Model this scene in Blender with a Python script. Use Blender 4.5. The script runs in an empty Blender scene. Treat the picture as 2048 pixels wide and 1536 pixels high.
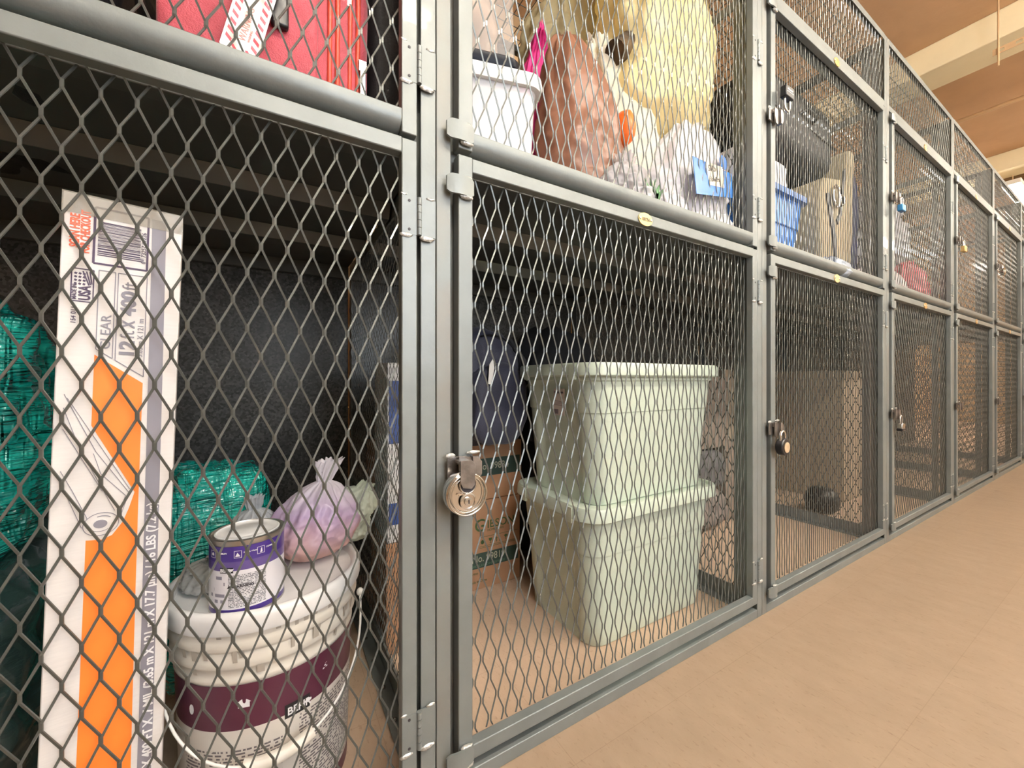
import bpy, bmesh, math, random
from mathutils import Vector, Matrix, noise
PI = math.pi
SC = bpy.context.scene
COL = SC.collection

# ------------------------------------------------------------------ helpers
class MB:
    """collects faces; build() links them as ONE mesh object"""
    def __init__(s): s.v = []; s.f = []; s.m = []
    def add(s, vs, fs, mi=0, M=None):
        b = len(s.v)
        if M is not None: vs = [tuple(M @ Vector(p)) for p in vs]
        s.v.extend(vs)
        for f in fs: s.f.append(tuple(i + b for i in f)); s.m.append(mi)
        return s
    def box(s, x0, x1, y0, y1, z0, z1, mi=0, M=None):
        vs = [(x0,y0,z0),(x1,y0,z0),(x1,y1,z0),(x0,y1,z0),(x0,y0,z1),(x1,y0,z1),(x1,y1,z1),(x0,y1,z1)]
        return s.add(vs, [(0,3,2,1),(4,5,6,7),(0,1,5,4),(1,2,6,5),(2,3,7,6),(3,0,4,7)], mi, M)
    def loft(s, rings, mi=0, M=None, cap0=True, cap1=True, closed=True):
        n = len(rings[0]); vs = [p for r in rings for p in r]; fs = []
        for k in range(len(rings)-1):
            for i in range(n if closed else n-1):
                j = (i+1) % n
                fs.append((k*n+i, k*n+j, (k+1)*n+j, (k+1)*n+i))
        if cap0: fs.append(tuple(range(n-1, -1, -1)))
        if cap1: fs.append(tuple((len(rings)-1)*n+i for i in range(n)))
        return s.add(vs, fs, mi, M)
    def lathe(s, prof, seg=48, mi=0, M=None, cap0=True, cap1=True):
        rings = [[(r*math.cos(2*PI*i/seg), r*math.sin(2*PI*i/seg), z) for i in range(seg)] for r, z in prof]
        return s.loft(rings, mi, M, cap0, cap1)
    def tube(s, pts, r, seg=10, mi=0, M=None, caps=True):
        pts = [Vector(p) for p in pts]; rings = []; up = None
        for i, p in enumerate(pts):
            t = (pts[min(i+1, len(pts)-1)] - pts[max(i-1, 0)]).normalized()
            if up is None: up = Vector((0,0,1)) if abs(t.z) < .9 else Vector((1,0,0))
            a = t.cross(up).normalized(); b = a.cross(t).normalized(); up = b
            rr = r[i] if isinstance(r, (list, tuple)) else r
            rings.append([tuple(p + a*rr*math.cos(2*PI*k/seg) + b*rr*math.sin(2*PI*k/seg)) for k in range(seg)])
        return s.loft(rings, mi, M, caps, caps)
    def prism(s, poly, w0, w1, mi=0, M=None):
        """poly in (u,v) -> local x,z ; thickness along y from w0 (front) to w1"""
        n = len(poly)
        vs = [(u, w0, v) for u, v in poly] + [(u, w1, v) for u, v in poly]
        fs = [tuple(range(n)), tuple(range(2*n-1, n-1, -1))]
        for i in range(n):
            j = (i+1) % n; fs.append((j, i, n+i, n+j))
        return s.add(vs, fs, mi, M)
    def build(s, name, mats, parent=None, smooth=None, loc=None, rot=None, bevel=0, seg=2):
        me = bpy.data.meshes.new(name); me.from_pydata(s.v, [], s.f)
        if not isinstance(mats, (list, tuple)): mats = [mats]
        for m in mats: me.materials.append(m)
        if len(mats) > 1: me.polygons.foreach_set('material_index', s.m)
        me.update()
        if smooth is not None:
            me.shade_smooth()
            if smooth < 179: me.set_sharp_from_angle(angle=math.radians(smooth))
        o = bpy.data.objects.new(name, me); COL.objects.link(o)
        if parent: o.parent = parent
        if loc: o.location = loc
        if rot: o.rotation_euler = rot
        if bevel:
            b = o.modifiers.new('bevel', 'BEVEL'); b.width = bevel; b.segments = seg; b.limit_method = 'ANGLE'
            b.angle_limit = math.radians(40)
            me.shade_smooth(); me.set_sharp_from_angle(angle=math.radians(50))
        return o

def tag(o, label=None, cat=None, group=None, kind=None):
    if label: o['label'] = label
    if cat: o['category'] = cat
    if group: o['group'] = group
    if kind: o['kind'] = kind
    return o
def empty(name, loc, rz=0, label=None, cat=None, group=None):
    o = bpy.data.objects.new(name, None); COL.objects.link(o)
    o.location = loc; o.rotation_euler = (0, 0, rz); o.empty_display_size = .05
    return tag(o, label, cat, group)
def T(x=0, y=0, z=0, rx=0, ry=0, rz=0, s=1):
    return Matrix.Translation((x, y, z)) @ Matrix.Rotation(rz, 4, 'Z') @ Matrix.Rotation(ry, 4, 'Y') @ Matrix.Rotation(rx, 4, 'X') @ Matrix.Scale(s, 4)

_tc = {}
def text_vf(txt, size, bold=0.0, align='LEFT', ext=.0004, shear=0, spc=1.0):
    """glyph geometry in the x,z plane, facing -y"""
    key = (txt, size, bold, align, ext, shear, spc)
    if key in _tc: return _tc[key]
    cu = bpy.data.curves.new('t', 'FONT'); cu.body = txt; cu.size = size; cu.offset = bold*size; cu.resolution_u = 3
    cu.align_x = align; cu.extrude = ext; cu.shear = shear; cu.space_character = spc
    ob = bpy.data.objects.new('t', cu); COL.objects.link(ob)
    dg = bpy.context.evaluated_depsgraph_get()
    me = bpy.data.meshes.new_from_object(ob.evaluated_get(dg))
    vs = [(v.co.x, -v.co.z, v.co.y) for v in me.vertices]; fs = [tuple(p.vertices) for p in me.polygons]
    bpy.data.objects.remove(ob); bpy.data.curves.remove(cu); bpy.data.meshes.remove(me)
    _tc[key] = (vs, fs); return vs, fs
def fit_text(mb, txt, u, v, cap, length, mi, ang=PI/2, y=-.0005, bold=0.0, shear=0):
    vs, fs = text_vf(txt, 1.0, bold, 'LEFT', .0003, shear)
    x0 = min(p[0] for p in vs); x1 = max(p[0] for p in vs)
    hs, _ = text_vf('H', 1.0, 0, 'LEFT', .0003); ch = max(p[2] for p in hs)
    kx, kz = length/(x1-x0), cap/ch; c, s_ = math.cos(ang), math.sin(ang)
    mb.add([(u + (p[0]-x0)*kx*c - p[2]*kz*s_, y + p[1], v + (p[0]-x0)*kx*s_ + p[2]*kz*c) for p in vs], fs, mi)
def add_text(mb, txt, size, u, v, mi, ang=0, y=0, bold=0.0, align='LEFT', M=None, shear=0, sx=1, spc=1.0):
    vs, fs = text_vf(txt, size, bold, align, .0003, shear, spc)
    c, s_ = math.cos(ang), math.sin(ang)
    out = [(u + (p[0]*sx)*c - p[2]*s_, y + p[1], v + (p[0]*sx)*s_ + p[2]*c) for p in vs]
    mb.add(out, fs, mi, M)
def wrap(R):
    return lambda p: ((R - p[1])*math.sin(p[0]/R), -(R - p[1])*math.cos(p[0]/R), p[2])
def add_ctext(mb, txt, size, R, a, z, mi, bold=0.0, align='LEFT', rot=0, sx=1):
    vs, fs = text_vf(txt, size, bold, align, .0003)
    w = wrap(R); c, s_ = math.cos(rot), math.sin(rot)
    mb.add([w((a*R + p[0]*sx*c - p[2]*s_, p[1]-.0002, z + p[0]*sx*s_ + p[2]*c)) for p in vs], fs, mi)
def cpatch(mb, R, a0, a1, z0, z1, mi, n=24, R1=None):
    R1 = R1 or R
    vs = []
    for k in range(n+1):
        a = a0 + (a1-a0)*k/n
        vs += [(R*math.sin(a), -R*math.cos(a), z0), (R1*math.sin(a), -R1*math.cos(a), z1)]
    mb.add(vs, [(2*k, 2*k+2, 2*k+3, 2*k+1) for k in range(n)], mi)
def rrect(w, d, r, n=6, x0=0, y0=0, z=0):
    pts = []
    for cx, cy, a0 in ((w/2-r, d/2-r, 0), (-w/2+r, d/2-r, 90), (-w/2+r, -d/2+r, 180), (w/2-r, -d/2+r, 270)):
        for k in range(n+1):
            a = math.radians(a0 + 90*k/n); pts.append((x0+cx+r*math.cos(a), y0+cy+r*math.sin(a), z))
    return pts

# ------------------------------------------------------------------ materials
def mat(name, col=(.5,.5,.5), rough=.5, metal=0, spec=.5, coat=0, trans=0, alpha=1, bump=0, bscale=60, bdetail=4,
        var=0, vscale=8, col2=None, sheen=0, stretch=None, sub=0):
    m = bpy.data.materials.new(name); m.use_nodes = True; nt = m.node_tree; N = nt.nodes; L = nt.links
    b = N['Principled BSDF']
    b.inputs['Base Color'].default_value = (*col, 1); b.inputs['Roughness'].default_value = rough
    b.inputs['Metallic'].default_value = metal; b.inputs['Specular IOR Level'].default_value = spec
    b.inputs['Coat Weight'].default_value = coat; b.inputs['Transmission Weight'].default_value = trans
    b.inputs['Alpha'].default_value = alpha; b.inputs['Sheen Weight'].default_value = sheen
    tc = N.new('ShaderNodeTexCoord'); src = tc.outputs['Object']
    if stretch:
        mp = N.new('ShaderNodeMapping'); mp.inputs['Scale'].default_value = stretch; L.new(src, mp.inputs['Vector']); src = mp.outputs['Vector']
    if var or col2:
        n = N.new('ShaderNodeTexNoise'); n.inputs['Scale'].default_value = vscale; n.inputs['Detail'].default_value = 5
        L.new(src, n.inputs['Vector'])
        r = N.new('ShaderNodeValToRGB'); c2 = col2 or tuple(max(0, c*(1-var)) for c in col)
        r.color_ramp.elements[0].position = .35; r.color_ramp.elements[0].color = (*c2, 1)
        r.color_ramp.elements[1].position = .65; r.color_ramp.elements[1].color = (*col, 1)
        L.new(n.outputs['Fac'], r.inputs['Fac']); L.new(r.outputs['Color'], b.inputs['Base Color'])
    if bump:
        n = N.new('ShaderNodeTexNoise'); n.inputs['Scale'].default_value = bscale; n.inputs['Detail'].default_value = bdetail
        L.new(src, n.inputs['Vector'])
        bp = N.new('ShaderNodeBump'); bp.inputs['Strength'].default_value = bump; bp.inputs['Distance'].default_value = .01
        L.new(n.outputs['Fac'], bp.inputs['Height']); L.new(bp.outputs['Normal'], b.inputs['Normal'])
    return m

M = {}
M['paint'] = mat('grey_paint', (.19,.208,.205), .44, .25, .5, coat=.10, bump=.03, bscale=90, var=.12, vscale=14)
M['paint_scuffed'] = mat('scuffed_grey_paint', (.19,.208,.203), .50, .22, .45, coat=.06, bump=.04, bscale=60, col2=(.19,.185,.17), vscale=9)
M['mesh'] = mat('grey_mesh_paint', (.115,.122,.115), .36, .4, .5, coat=.15)
M['weld'] = mat('weld_metal', (.48,.48,.46), .35, .6, .6, bump=.35, bscale=160)
M['hasp'] = mat('worn_hasp_steel', (.34,.31,.29), .3, .85, .5, bump=.1, bscale=120, var=.35, vscale=40)
M['steel'] = mat('bare_steel', (.62,.6,.57), .22, 1, .5, bump=.05, bscale=200)
M['chrome'] = mat('polished_steel', (.72,.70,.67), .12, 1, .5)
M['brass'] = mat('brass', (.80,.55,.24), .3, .85, .5)
M['dark_ink'] = mat('dark_print', (.03,.025,.03), .6)
M['black'] = mat('black_plastic', (.012,.012,.014), .35, 0, .5)
M['white'] = mat('white_paint', (.82,.81,.78), .4)

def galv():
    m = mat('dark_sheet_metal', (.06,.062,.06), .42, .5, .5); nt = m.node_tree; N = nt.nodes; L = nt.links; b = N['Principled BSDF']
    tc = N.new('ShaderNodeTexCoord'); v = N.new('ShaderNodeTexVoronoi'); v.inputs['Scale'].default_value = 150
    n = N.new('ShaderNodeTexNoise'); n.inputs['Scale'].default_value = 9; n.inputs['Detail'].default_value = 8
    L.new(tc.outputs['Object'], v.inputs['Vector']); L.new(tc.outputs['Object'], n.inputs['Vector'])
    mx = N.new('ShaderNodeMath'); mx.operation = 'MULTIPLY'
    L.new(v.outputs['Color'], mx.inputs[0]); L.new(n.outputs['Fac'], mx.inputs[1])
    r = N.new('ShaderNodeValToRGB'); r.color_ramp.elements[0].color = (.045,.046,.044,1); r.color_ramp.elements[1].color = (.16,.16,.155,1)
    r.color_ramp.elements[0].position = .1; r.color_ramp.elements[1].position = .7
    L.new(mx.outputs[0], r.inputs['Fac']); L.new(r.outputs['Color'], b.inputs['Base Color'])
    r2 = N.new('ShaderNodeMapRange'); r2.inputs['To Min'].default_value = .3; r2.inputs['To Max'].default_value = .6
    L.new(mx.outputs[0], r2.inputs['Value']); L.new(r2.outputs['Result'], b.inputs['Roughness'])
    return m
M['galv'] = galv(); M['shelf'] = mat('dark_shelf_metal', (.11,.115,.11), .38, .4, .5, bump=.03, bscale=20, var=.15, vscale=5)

def floor_mat():
    m = mat('vinyl_tile', (.6,.45,.32), .42, 0, .4); nt = m.node_tree; N = nt.nodes; L = nt.links; b = N['Principled BSDF']
    tc = N.new('ShaderNodeTexCoord')
    mp = N.new('ShaderNodeMapping'); mp.inputs['Location'].default_value = (.11,.07,0); L.new(tc.outputs['Object'], mp.inputs['Vector'])
    br = N.new('ShaderNodeTexBrick'); br.offset = 0; br.inputs['Scale'].default_value = 1
    br.inputs['Brick Width'].default_value = .305; br.inputs['Row Height'].default_value = .305
    br.inputs['Mortar Size'].default_value = .0009; br.inputs['Mortar Smooth'].default_value = .2
    br.inputs['Color1'].default_value = (1,1,1,1); br.inputs['Color2'].default_value = (.965,.965,.965,1); br.inputs['Mortar'].default_value = (.86,.84,.82,1)
    L.new(mp.outputs['Vector'], br.inputs['Vector'])
    n1 = N.new('ShaderNodeTexNoise'); n1.inputs['Scale'].default_value = 22; n1.inputs['Detail'].default_value = 8; n1.inputs['Roughness'].default_value = .7
    n2 = N.new('ShaderNodeTexNoise'); n2.inputs['Scale'].default_value = 140; n2.inputs['Detail'].default_value = 3
    mp2 = N.new('ShaderNodeMapping'); mp2.inputs['Scale'].default_value = (1,.45,1); mp2.inputs['Rotation'].default_value = (0,0,.5)
    L.new(tc.outputs['Object'], mp2.inputs['Vector']); L.new(mp2.outputs['Vector'], n1.inputs['Vector']); L.new(mp2.outputs['Vector'], n2.inputs['Vector'])
    r1 = N.new('ShaderNodeValToRGB'); r1.color_ramp.elements[0].position = .3; r1.color_ramp.elements[0].color = (.275,.198,.135,1)
    r1.color_ramp.elements[1].position = .7; r1.color_ramp.elements[1].color = (.325,.236,.165,1)
    L.new(n1.outputs['Fac'], r1.inputs['Fac'])
    r2 = N.new('ShaderNodeValToRGB'); r2.color_ramp.elements[0].position = .30; r2.color_ramp.elements[0].color = (.84,.81,.78,1)
    r2.color_ramp.elements[1].position = .40; r2.color_ramp.elements[1].color = (1,1,1,1)
    L.new(n2.outputs['Fac'], r2.inputs['Fac'])
    # scattered dirt marks
    n3 = N.new('ShaderNodeTexNoise'); n3.inputs['Scale'].default_value = 5; n3.inputs['Detail'].default_value = 12; n3.inputs['Roughness'].default_value = .75
    L.new(tc.outputs['Object'], n3.inputs['Vector'])
    r3 = N.new('ShaderNodeValToRGB'); r3.color_ramp.elements[0].position = .62; r3.color_ramp.elements[0].color = (1,1,1,1)
    r3.color_ramp.elements[1].position = .78; r3.color_ramp.elements[1].color = (.55,.45,.38,1)
    L.new(n3.outputs['Fac'], r3.inputs['Fac'])
    def mul(a, c):
        x = N.new('ShaderNodeMix'); x.data_type = 'RGBA'; x.blend_type = 'MULTIPLY'; x.inputs[0].default_value = 1
        L.new(a, x.inputs[6]); L.new(c, x.inputs[7]); return x.outputs[2]
    o = mul(mul(mul(r1.outputs['Color'], r2.outputs['Color']), br.outputs['Color']), r3.outputs['Color'])
    # light painted into the tile colour: floor behind the doors brightened against dim interior
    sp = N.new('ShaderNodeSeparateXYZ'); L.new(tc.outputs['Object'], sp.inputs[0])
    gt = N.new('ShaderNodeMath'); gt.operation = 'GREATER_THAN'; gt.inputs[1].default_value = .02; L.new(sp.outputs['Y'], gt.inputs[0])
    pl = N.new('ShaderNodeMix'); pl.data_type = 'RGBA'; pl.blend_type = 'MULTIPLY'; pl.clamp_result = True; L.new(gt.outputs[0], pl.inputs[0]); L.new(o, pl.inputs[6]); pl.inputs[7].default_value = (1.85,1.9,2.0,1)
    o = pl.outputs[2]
    L.new(o, b.inputs['Base Color'])
    bp = N.new('ShaderNodeBump'); bp.inputs['Strength'].default_value = .06; bp.inputs['Distance'].default_value = .01
    L.new(n1.outputs['Fac'], bp.inputs['Height']); L.new(bp.outputs['Normal'], b.inputs['Normal'])
    return m
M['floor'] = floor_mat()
M['ceiling'] = mat('tan_painted_concrete', (.60,.39,.235), .85, 0, .2, bump=.3, bscale=14, bdetail=8, var=.10, vscale=3)
M['beam'] = mat('cream_painted_beam', (.90,.80,.56), .6, 0, .3, bump=.08, bscale=20, var=.06, vscale=5)
M['wall_light'] = mat('off_white_wall', (.72,.70,.66), .8)
M['wall'] = mat('tan_wall', (.55,.38,.22), .8, 0, .2, bump=.15, bscale=40)
M['pipe'] = mat('tan_painted_pipe', (.62,.42,.24), .5, 0, .4)

def plastic_film(name, col, rough=.25, transl=.35, bump=.5, scale=18, stretch=(1,1,.5), ao=None, var=0, alpha=1):
    """thin crinkled plastic bag: diffuse + translucent + gloss, creases by ridged noise"""
    m = bpy.data.materials.new(name); m.use_nodes = True; nt = m.node_tree; N = nt.nodes; L = nt.links
    b = N['Principled BSDF']; out = N['Material Output']
    b.inputs['Base Color'].default_value = (*col, 1); b.inputs['Roughness'].default_value = rough
    b.inputs['Alpha'].default_value = alpha
    tc = N.new('ShaderNodeTexCoord'); mp = N.new('ShaderNodeMapping'); mp.inputs['Scale'].default_value = stretch
    L.new(tc.outputs['Object'], mp.inputs['Vector'])
    n = N.new('ShaderNodeTexNoise'); n.noise_type = 'RIDGED_MULTIFRACTAL'; n.inputs['Scale'].default_value = scale
    n.inputs['Detail'].default_value = 4; n.inputs['Distortion'].default_value = .8
    L.new(mp.outputs['Vector'], n.inputs['Vector'])
    bp = N.new('ShaderNodeBump'); bp.inputs['Strength'].default_value = bump; bp.inputs['Distance'].default_value = .012
    L.new(n.outputs['Fac'], bp.inputs['Height']); L.new(bp.outputs['Normal'], b.inputs['Normal'])
    tr = N.new('ShaderNodeBsdfTranslucent'); tr.inputs['Color'].default_value = (*col, 1); L.new(bp.outputs['Normal'], tr.inputs['Normal'])
    mx = N.new('ShaderNodeMixShader'); mx.inputs[0].default_value = transl
    L.new(b.outputs[0], mx.inputs[1]); L.new(tr.outputs[0], mx.inputs[2]); L.new(mx.outputs[0], out.inputs['Surface'])
    if var:
        n2 = N.new('ShaderNodeTexNoise'); n2.inputs['Scale'].default_value = 6; L.new(tc.outputs['Object'], n2.inputs['Vector'])
        r = N.new('ShaderNodeValToRGB'); r.color_ramp.elements[0].position = .35; r.color_ramp.elements[1].position = .65
        r.color_ramp.elements[0].color = (*[c*(1-var) for c in col], 1); r.color_ramp.elements[1].color = (*col, 1)
        L.new(n2.outputs['Fac'], r.inputs['Fac']); L.new(r.outputs['Color'], b.inputs['Base Color'])
    return m

def shell_plastic(name, col, alpha, rough=.2):
    """clear or frosted storage plastic: mix of see-through and glossy"""
    m = bpy.data.materials.new(name); m.use_nodes = True; nt = m.node_tree; N = nt.nodes; L = nt.links
    b = N['Principled BSDF']; out = N['Material Output']
    b.inputs['Base Color'].default_value = (*col, 1); b.inputs['Roughness'].default_value = rough
    t = N.new('ShaderNodeBsdfTransparent'); mx = N.new('ShaderNodeMixShader'); mx.inputs[0].default_value = alpha
    L.new(t.outputs[0], mx.inputs[1]); L.new(b.outputs[0], mx.inputs[2]); L.new(mx.outputs[0], out.inputs['Surface'])
    return m

def fine_print(name, base, ink, rows=260, words=90, dens=.5):
    """paper with rows of unreadably small print"""
    m = mat(name, base, .5); nt = m.node_tree; N = nt.nodes; L = nt.links; b = N['Principled BSDF']
    tc = N.new('ShaderNodeTexCoord'); sp = N.new('ShaderNodeSeparateXYZ'); L.new(tc.outputs['Object'], sp.inputs[0])
    a = N.new('ShaderNodeMath'); a.operation = 'MULTIPLY'; a.inputs[1].default_value = rows; L.new(sp.outputs['Z'], a.inputs[0])
    fr = N.new('ShaderNodeMath'); fr.operation = 'FRACT'; L.new(a.outputs[0], fr.inputs[0])
    g = N.new('ShaderNodeMath'); g.operation = 'GREATER_THAN'; g.inputs[1].default_value = .45; L.new(fr.outputs[0], g.inputs[0])
    fl = N.new('ShaderNodeMath'); fl.operation = 'FLOOR'; L.new(a.outputs[0], fl.inputs[0])
    cb = N.new('ShaderNodeCombineXYZ')
    for i, ax in enumerate('XY'):
        q = N.new('ShaderNodeMath'); q.operation = 'MULTIPLY'; q.inputs[1].default_value = words*4; L.new(sp.outputs[ax], q.inputs[0]); L.new(q.outputs[0], cb.inputs[i])
    q = N.new('ShaderNodeMath'); q.operation = 'MULTIPLY'; q.inputs[1].default_value = 7.3; L.new(fl.outputs[0], q.inputs[0]); L.new(q.outputs[0], cb.inputs[2])
    n = N.new('ShaderNodeTexNoise'); n.inputs['Scale'].default_value = 1; n.inputs['Detail'].default_value = 0; L.new(cb.outputs[0], n.inputs['Vector'])
    g2 = N.new('ShaderNodeMath'); g2.operation = 'LESS_THAN'; g2.inputs[1].default_value = dens; L.new(n.outputs['Fac'], g2.inputs[0])
    mu = N.new('ShaderNodeMath'); mu.operation = 'MULTIPLY'; L.new(g.outputs[0], mu.inputs[0]); L.new(g2.outputs[0], mu.inputs[1])
    x = N.new('ShaderNodeMix'); x.data_type = 'RGBA'; L.new(mu.outputs[0], x.inputs[0]); x.inputs[6].default_value = (*base, 1); x.inputs[7].default_value = (*ink, 1)
    L.new(x.outputs[2], b.inputs['Base Color'])
    return m

M['film_teal'] = None
def teal():
    m = bpy.data.materials.new('teal_stretch_film'); m.use_nodes = True; nt = m.node_tree; N = nt.nodes; L = nt.links
    b = N['Principled BSDF']; b.inputs['Roughness'].default_value = .12; b.inputs['Specular IOR Level'].default_value = 1.0
    b.inputs['Coat Weight'].default_value = 1; b.inputs['Coat Roughness'].default_value = .08
    tc = N.new('ShaderNodeTexCoord'); mp = N.new('ShaderNodeMapping'); mp.inputs['Scale'].default_value = (1,1,3.2); mp.inputs['Rotation'].default_value = (.35,-.5,0)
    L.new(tc.outputs['Object'], mp.inputs['Vector'])
    prev = None
    for rot, sc in (((.5,.9,.2),(7,7,70)), ((-.7,-.9,.4),(70,9,9)), ((.2,.35,-.8),(8,8,90))):
        q = N.new('ShaderNodeMapping'); q.inputs['Rotation'].default_value = rot; q.inputs['Scale'].default_value = sc
        L.new(tc.outputs['Object'], q.inputs['Vector'])
        n = N.new('ShaderNodeTexNoise'); n.noise_type = 'RIDGED_MULTIFRACTAL'; n.inputs['Scale'].default_value = 1; n.inputs['Detail'].default_value = 3; n.inputs['Distortion'].default_value = 1.8
        L.new(q.outputs['Vector'], n.inputs['Vector'])
        bp = N.new('ShaderNodeBump'); bp.inputs['Strength'].default_value = .7; bp.inputs['Distance'].default_value = .02
        L.new(n.outputs['Fac'], bp.inputs['Height'])
        if prev: L.new(prev, bp.inputs['Normal'])
        prev = bp.outputs['Normal']
    L.new(prev, b.inputs['Normal']); L.new(prev, b.inputs['Coat Normal'])
    r = N.new('ShaderNodeValToRGB'); r.color_ramp.elements[0].position = .3; r.color_ramp.elements[1].position = .8
    r.color_ramp.elements[0].color = (.0,.16,.14,1); r.color_ramp.elements[1].color = (.02,.68,.55,1)
    n2 = N.new('ShaderNodeTexNoise'); n2.inputs['Scale'].default_value = 7; n2.inputs['Detail'].default_value = 6; L.new(mp.outputs['Vector'], n2.inputs['Vector'])
    L.new(n2.outputs['Fac'], r.inputs['Fac']); L.new(r.outputs['Color'], b.inputs['Base Color'])
    return m
M['film_teal'] = teal()
M['film_dark'] = mat('dark_green_stretch_film', (.02,.045,.042), .22, 0, .8, coat=.8, bump=.6, bscale=12, stretch=(1,1,3))

# ------------------------------------------------------------------ setting
H = 3.2
def struct(name, mb, m, **k): return tag(mb.build(name, m, **k), kind='structure')
RX0, RX1, RY0, RY1 = -2.6, 10.5, -2.3, 1.6
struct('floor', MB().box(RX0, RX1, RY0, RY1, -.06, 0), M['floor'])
struct('ceiling', MB().box(RX0, RX1, RY0, RY1, H, H+.08), M['ceiling'])
struct('wall_back', MB().box(RX0, RX1, RY1, RY1+.1, -.06, H+.08), M['wall'])
WX0, WX1, WZ0, WZ1 = .15, 1.35, .80, 2.35     # assumed daylight window across the aisle behind the camera, unseen, added for its light
struct('wall_front', MB().box(RX0, WX0, RY0-.1, RY0, -.06, H+.08).box(WX1, RX1, RY0-.1, RY0, -.06, H+.08).box(WX0, WX1, RY0-.1, RY0, -.06, WZ0).box(WX0, WX1, RY0-.1, RY0, WZ1, H+.08), M['wall_light'])
_wf = MB()
for (a, b_, c_, d_) in ((WX0, WX0+.05, WZ0, WZ1), (WX1-.05, WX1, WZ0, WZ1), (WX0+.05, WX1-.05, WZ0, WZ0+.05), (WX0+.05, WX1-.05, WZ1-.05, WZ1), ((WX0+WX1)/2-.02, (WX0+WX1)/2+.02, WZ0+.05, WZ1-.05)):
    _wf.box(a, b_, RY0-.07, RY0-.01, c_, d_)
_assumed_win = struct('assumed_window_1', _wf, M['white'], bevel=.004)
_assumed_glow = bpy.data.materials.new('assumed_daylight_glow'); _assumed_glow.use_nodes = True; _b = _assumed_glow.node_tree.nodes['Principled BSDF']
_b.inputs['Base Color'].default_value = (.6,.65,.7,1); _b.inputs['Roughness'].default_value = .1
_b.inputs['Emission Color'].default_value = (.84,.91,1,1); _b.inputs['Emission Strength'].default_value = 4.0  # emissive pane of the assumed window, lights the locker fronts
MB().box(WX0+.05, WX1-.05, RY0-.045, RY0-.04, WZ0+.05, WZ1-.05).build('glowing_pane', _assumed_glow, _assumed_win)
struct('wall_left', MB().box(RX0-.1, RX0, RY0-.1, RY1+.1, -.06, H+.08), M['wall'])
struct('wall_right', MB().box(RX1, RX1+.1, RY0-.1, RY1+.1, -.06, H+.08), M['wall'])
struct('trim_1', MB().box(4.12, 4.42, RY0, RY1, H-.19, H), M['beam'], bevel=.006)
struct('trim_2', MB().box(6.75, 7.05, RY0, RY1, H-.19, H), M['beam'], bevel=.006)
struct('trim_3', MB().box(1.45, 1.75, RY0, RY1, H-.19, H), M['beam'], bevel=.006)

# ------------------------------------------------------------------ locker row
P = 1.077; X0 = .243; DEP = .93
SWD, LWD = .0333, .0795
def expanded(W, Hh, ph=(0, 0), w=.0030, t=.0014, phi=math.radians(-12), dep=.0026):
    """expanded-metal sheet in the x,z plane, long way of the diamond vertical"""
    mb = MB(); cphi, sphi = math.cos(phi), math.sin(phi); u = Vector((cphi, sphi, 0))
    amp = SWD/4; bond = .009
    n0 = -1; n1 = int(W/(SWD/2)) + 2
    for j in range(n0, n1):
        xc = j*SWD/2 + ph[0] % (SWD/2)
        if xc < .004 or xc > W-.004: continue
        pts = []; k0 = -2; par = j & 1
        for k in range(k0, int(2*Hh/LWD)+4):
            zc = k*LWD/2 + (ph[1] % LWD); sgn = 1 if ((k + par) & 1) == 0 else -1
            xx = sgn*(amp - w*.42); yy = dep*(1 if sgn < 0 else -1)*(-1 if sphi > 0 else 1)*-1
            pts.append(Vector((xc+xx, yy, zc-bond/2))); pts.append(Vector((xc+xx, yy, zc+bond/2)))
        # clip to 0..Hh
        out = []
        for i, p in enumerate(pts):
            if i:
                q = pts[i-1]
                for zl in (0, Hh):
                    if (q.z < zl) != (p.z < zl) and abs(p.z-q.z) > 1e-6: out.append(q + (p-q)*((zl-q.z)/(p.z-q.z)))
            if 0 <= p.z <= Hh: out.append(p)
        if len(out) < 2: continue
        rings = []
        for i, p in enumerate(out):
            d = (out[min(i+1, len(out)-1)] - out[max(i-1, 0)]).normalized()
            n = d.cross(u).normalized()
            rings.append([tuple(p + u*w/2 + n*t/2), tuple(p - u*w/2 + n*t/2), tuple(p - u*w/2 - n*t/2), tuple(p + u*w/2 - n*t/2)])
        mb.loft(rings)
    return mb
def square_mesh(W, D, s=.05, r=.0013):
    """crimped square wire mesh lying in the x,y plane"""
    mb = MB()
    for i in range(int(W/s)):
        x = s*(i+.5)
        mb.box(x-r, x+r, 0, D, -r, r)
    for i in range(int(D/s)):
        y = s*(i+.5)
        mb.box(0, W, y-r, y+r, r*.6, r*2.6)
    return mb

# door/frame outline in bay-local x (0 = centre of left post)
DX0, DX1, FW = .039, P-.035, .026
ZL0, ZL1 = .050, 1.147          # lower door
ZU0, ZU1 = 1.158, 1.974         # upper door
def door_frame(z0, z1, round_bottom):
    mb = MB()
    mb.box(DX0, DX0+FW+.002, -.008, .016, z0, z1)       # free stile
    mb.box(DX1-FW, DX1, -.004, .016, z0-.002, z1)       # hinge stile
    mb.box(DX0+FW+.002, DX1-FW, -.006, .014, z1-FW, z1) # top rail
    if round_bottom:
        prof = []
        r = .024
        for k in range(11):
            a = PI + (PI/2)*k/10; prof.append((-.006 + r + r*math.cos(a), z0 + .002 + r + r*math.sin(a)))
        prof = [(-.006, z0+.036)] + prof + [(.034, z0+.002), (.034, z0+.005), (-.002, z0+.036)]
        xa, xb = DX0+FW+.002, DX1-FW
        mb.loft([[(xa, y, z) for y, z in prof], [(xb, y, z) for y, z in prof]])
    else:
        mb.box(DX0+FW+.002, DX1-FW, -.006, .014, z0, z0+FW)
    return mb
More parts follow.
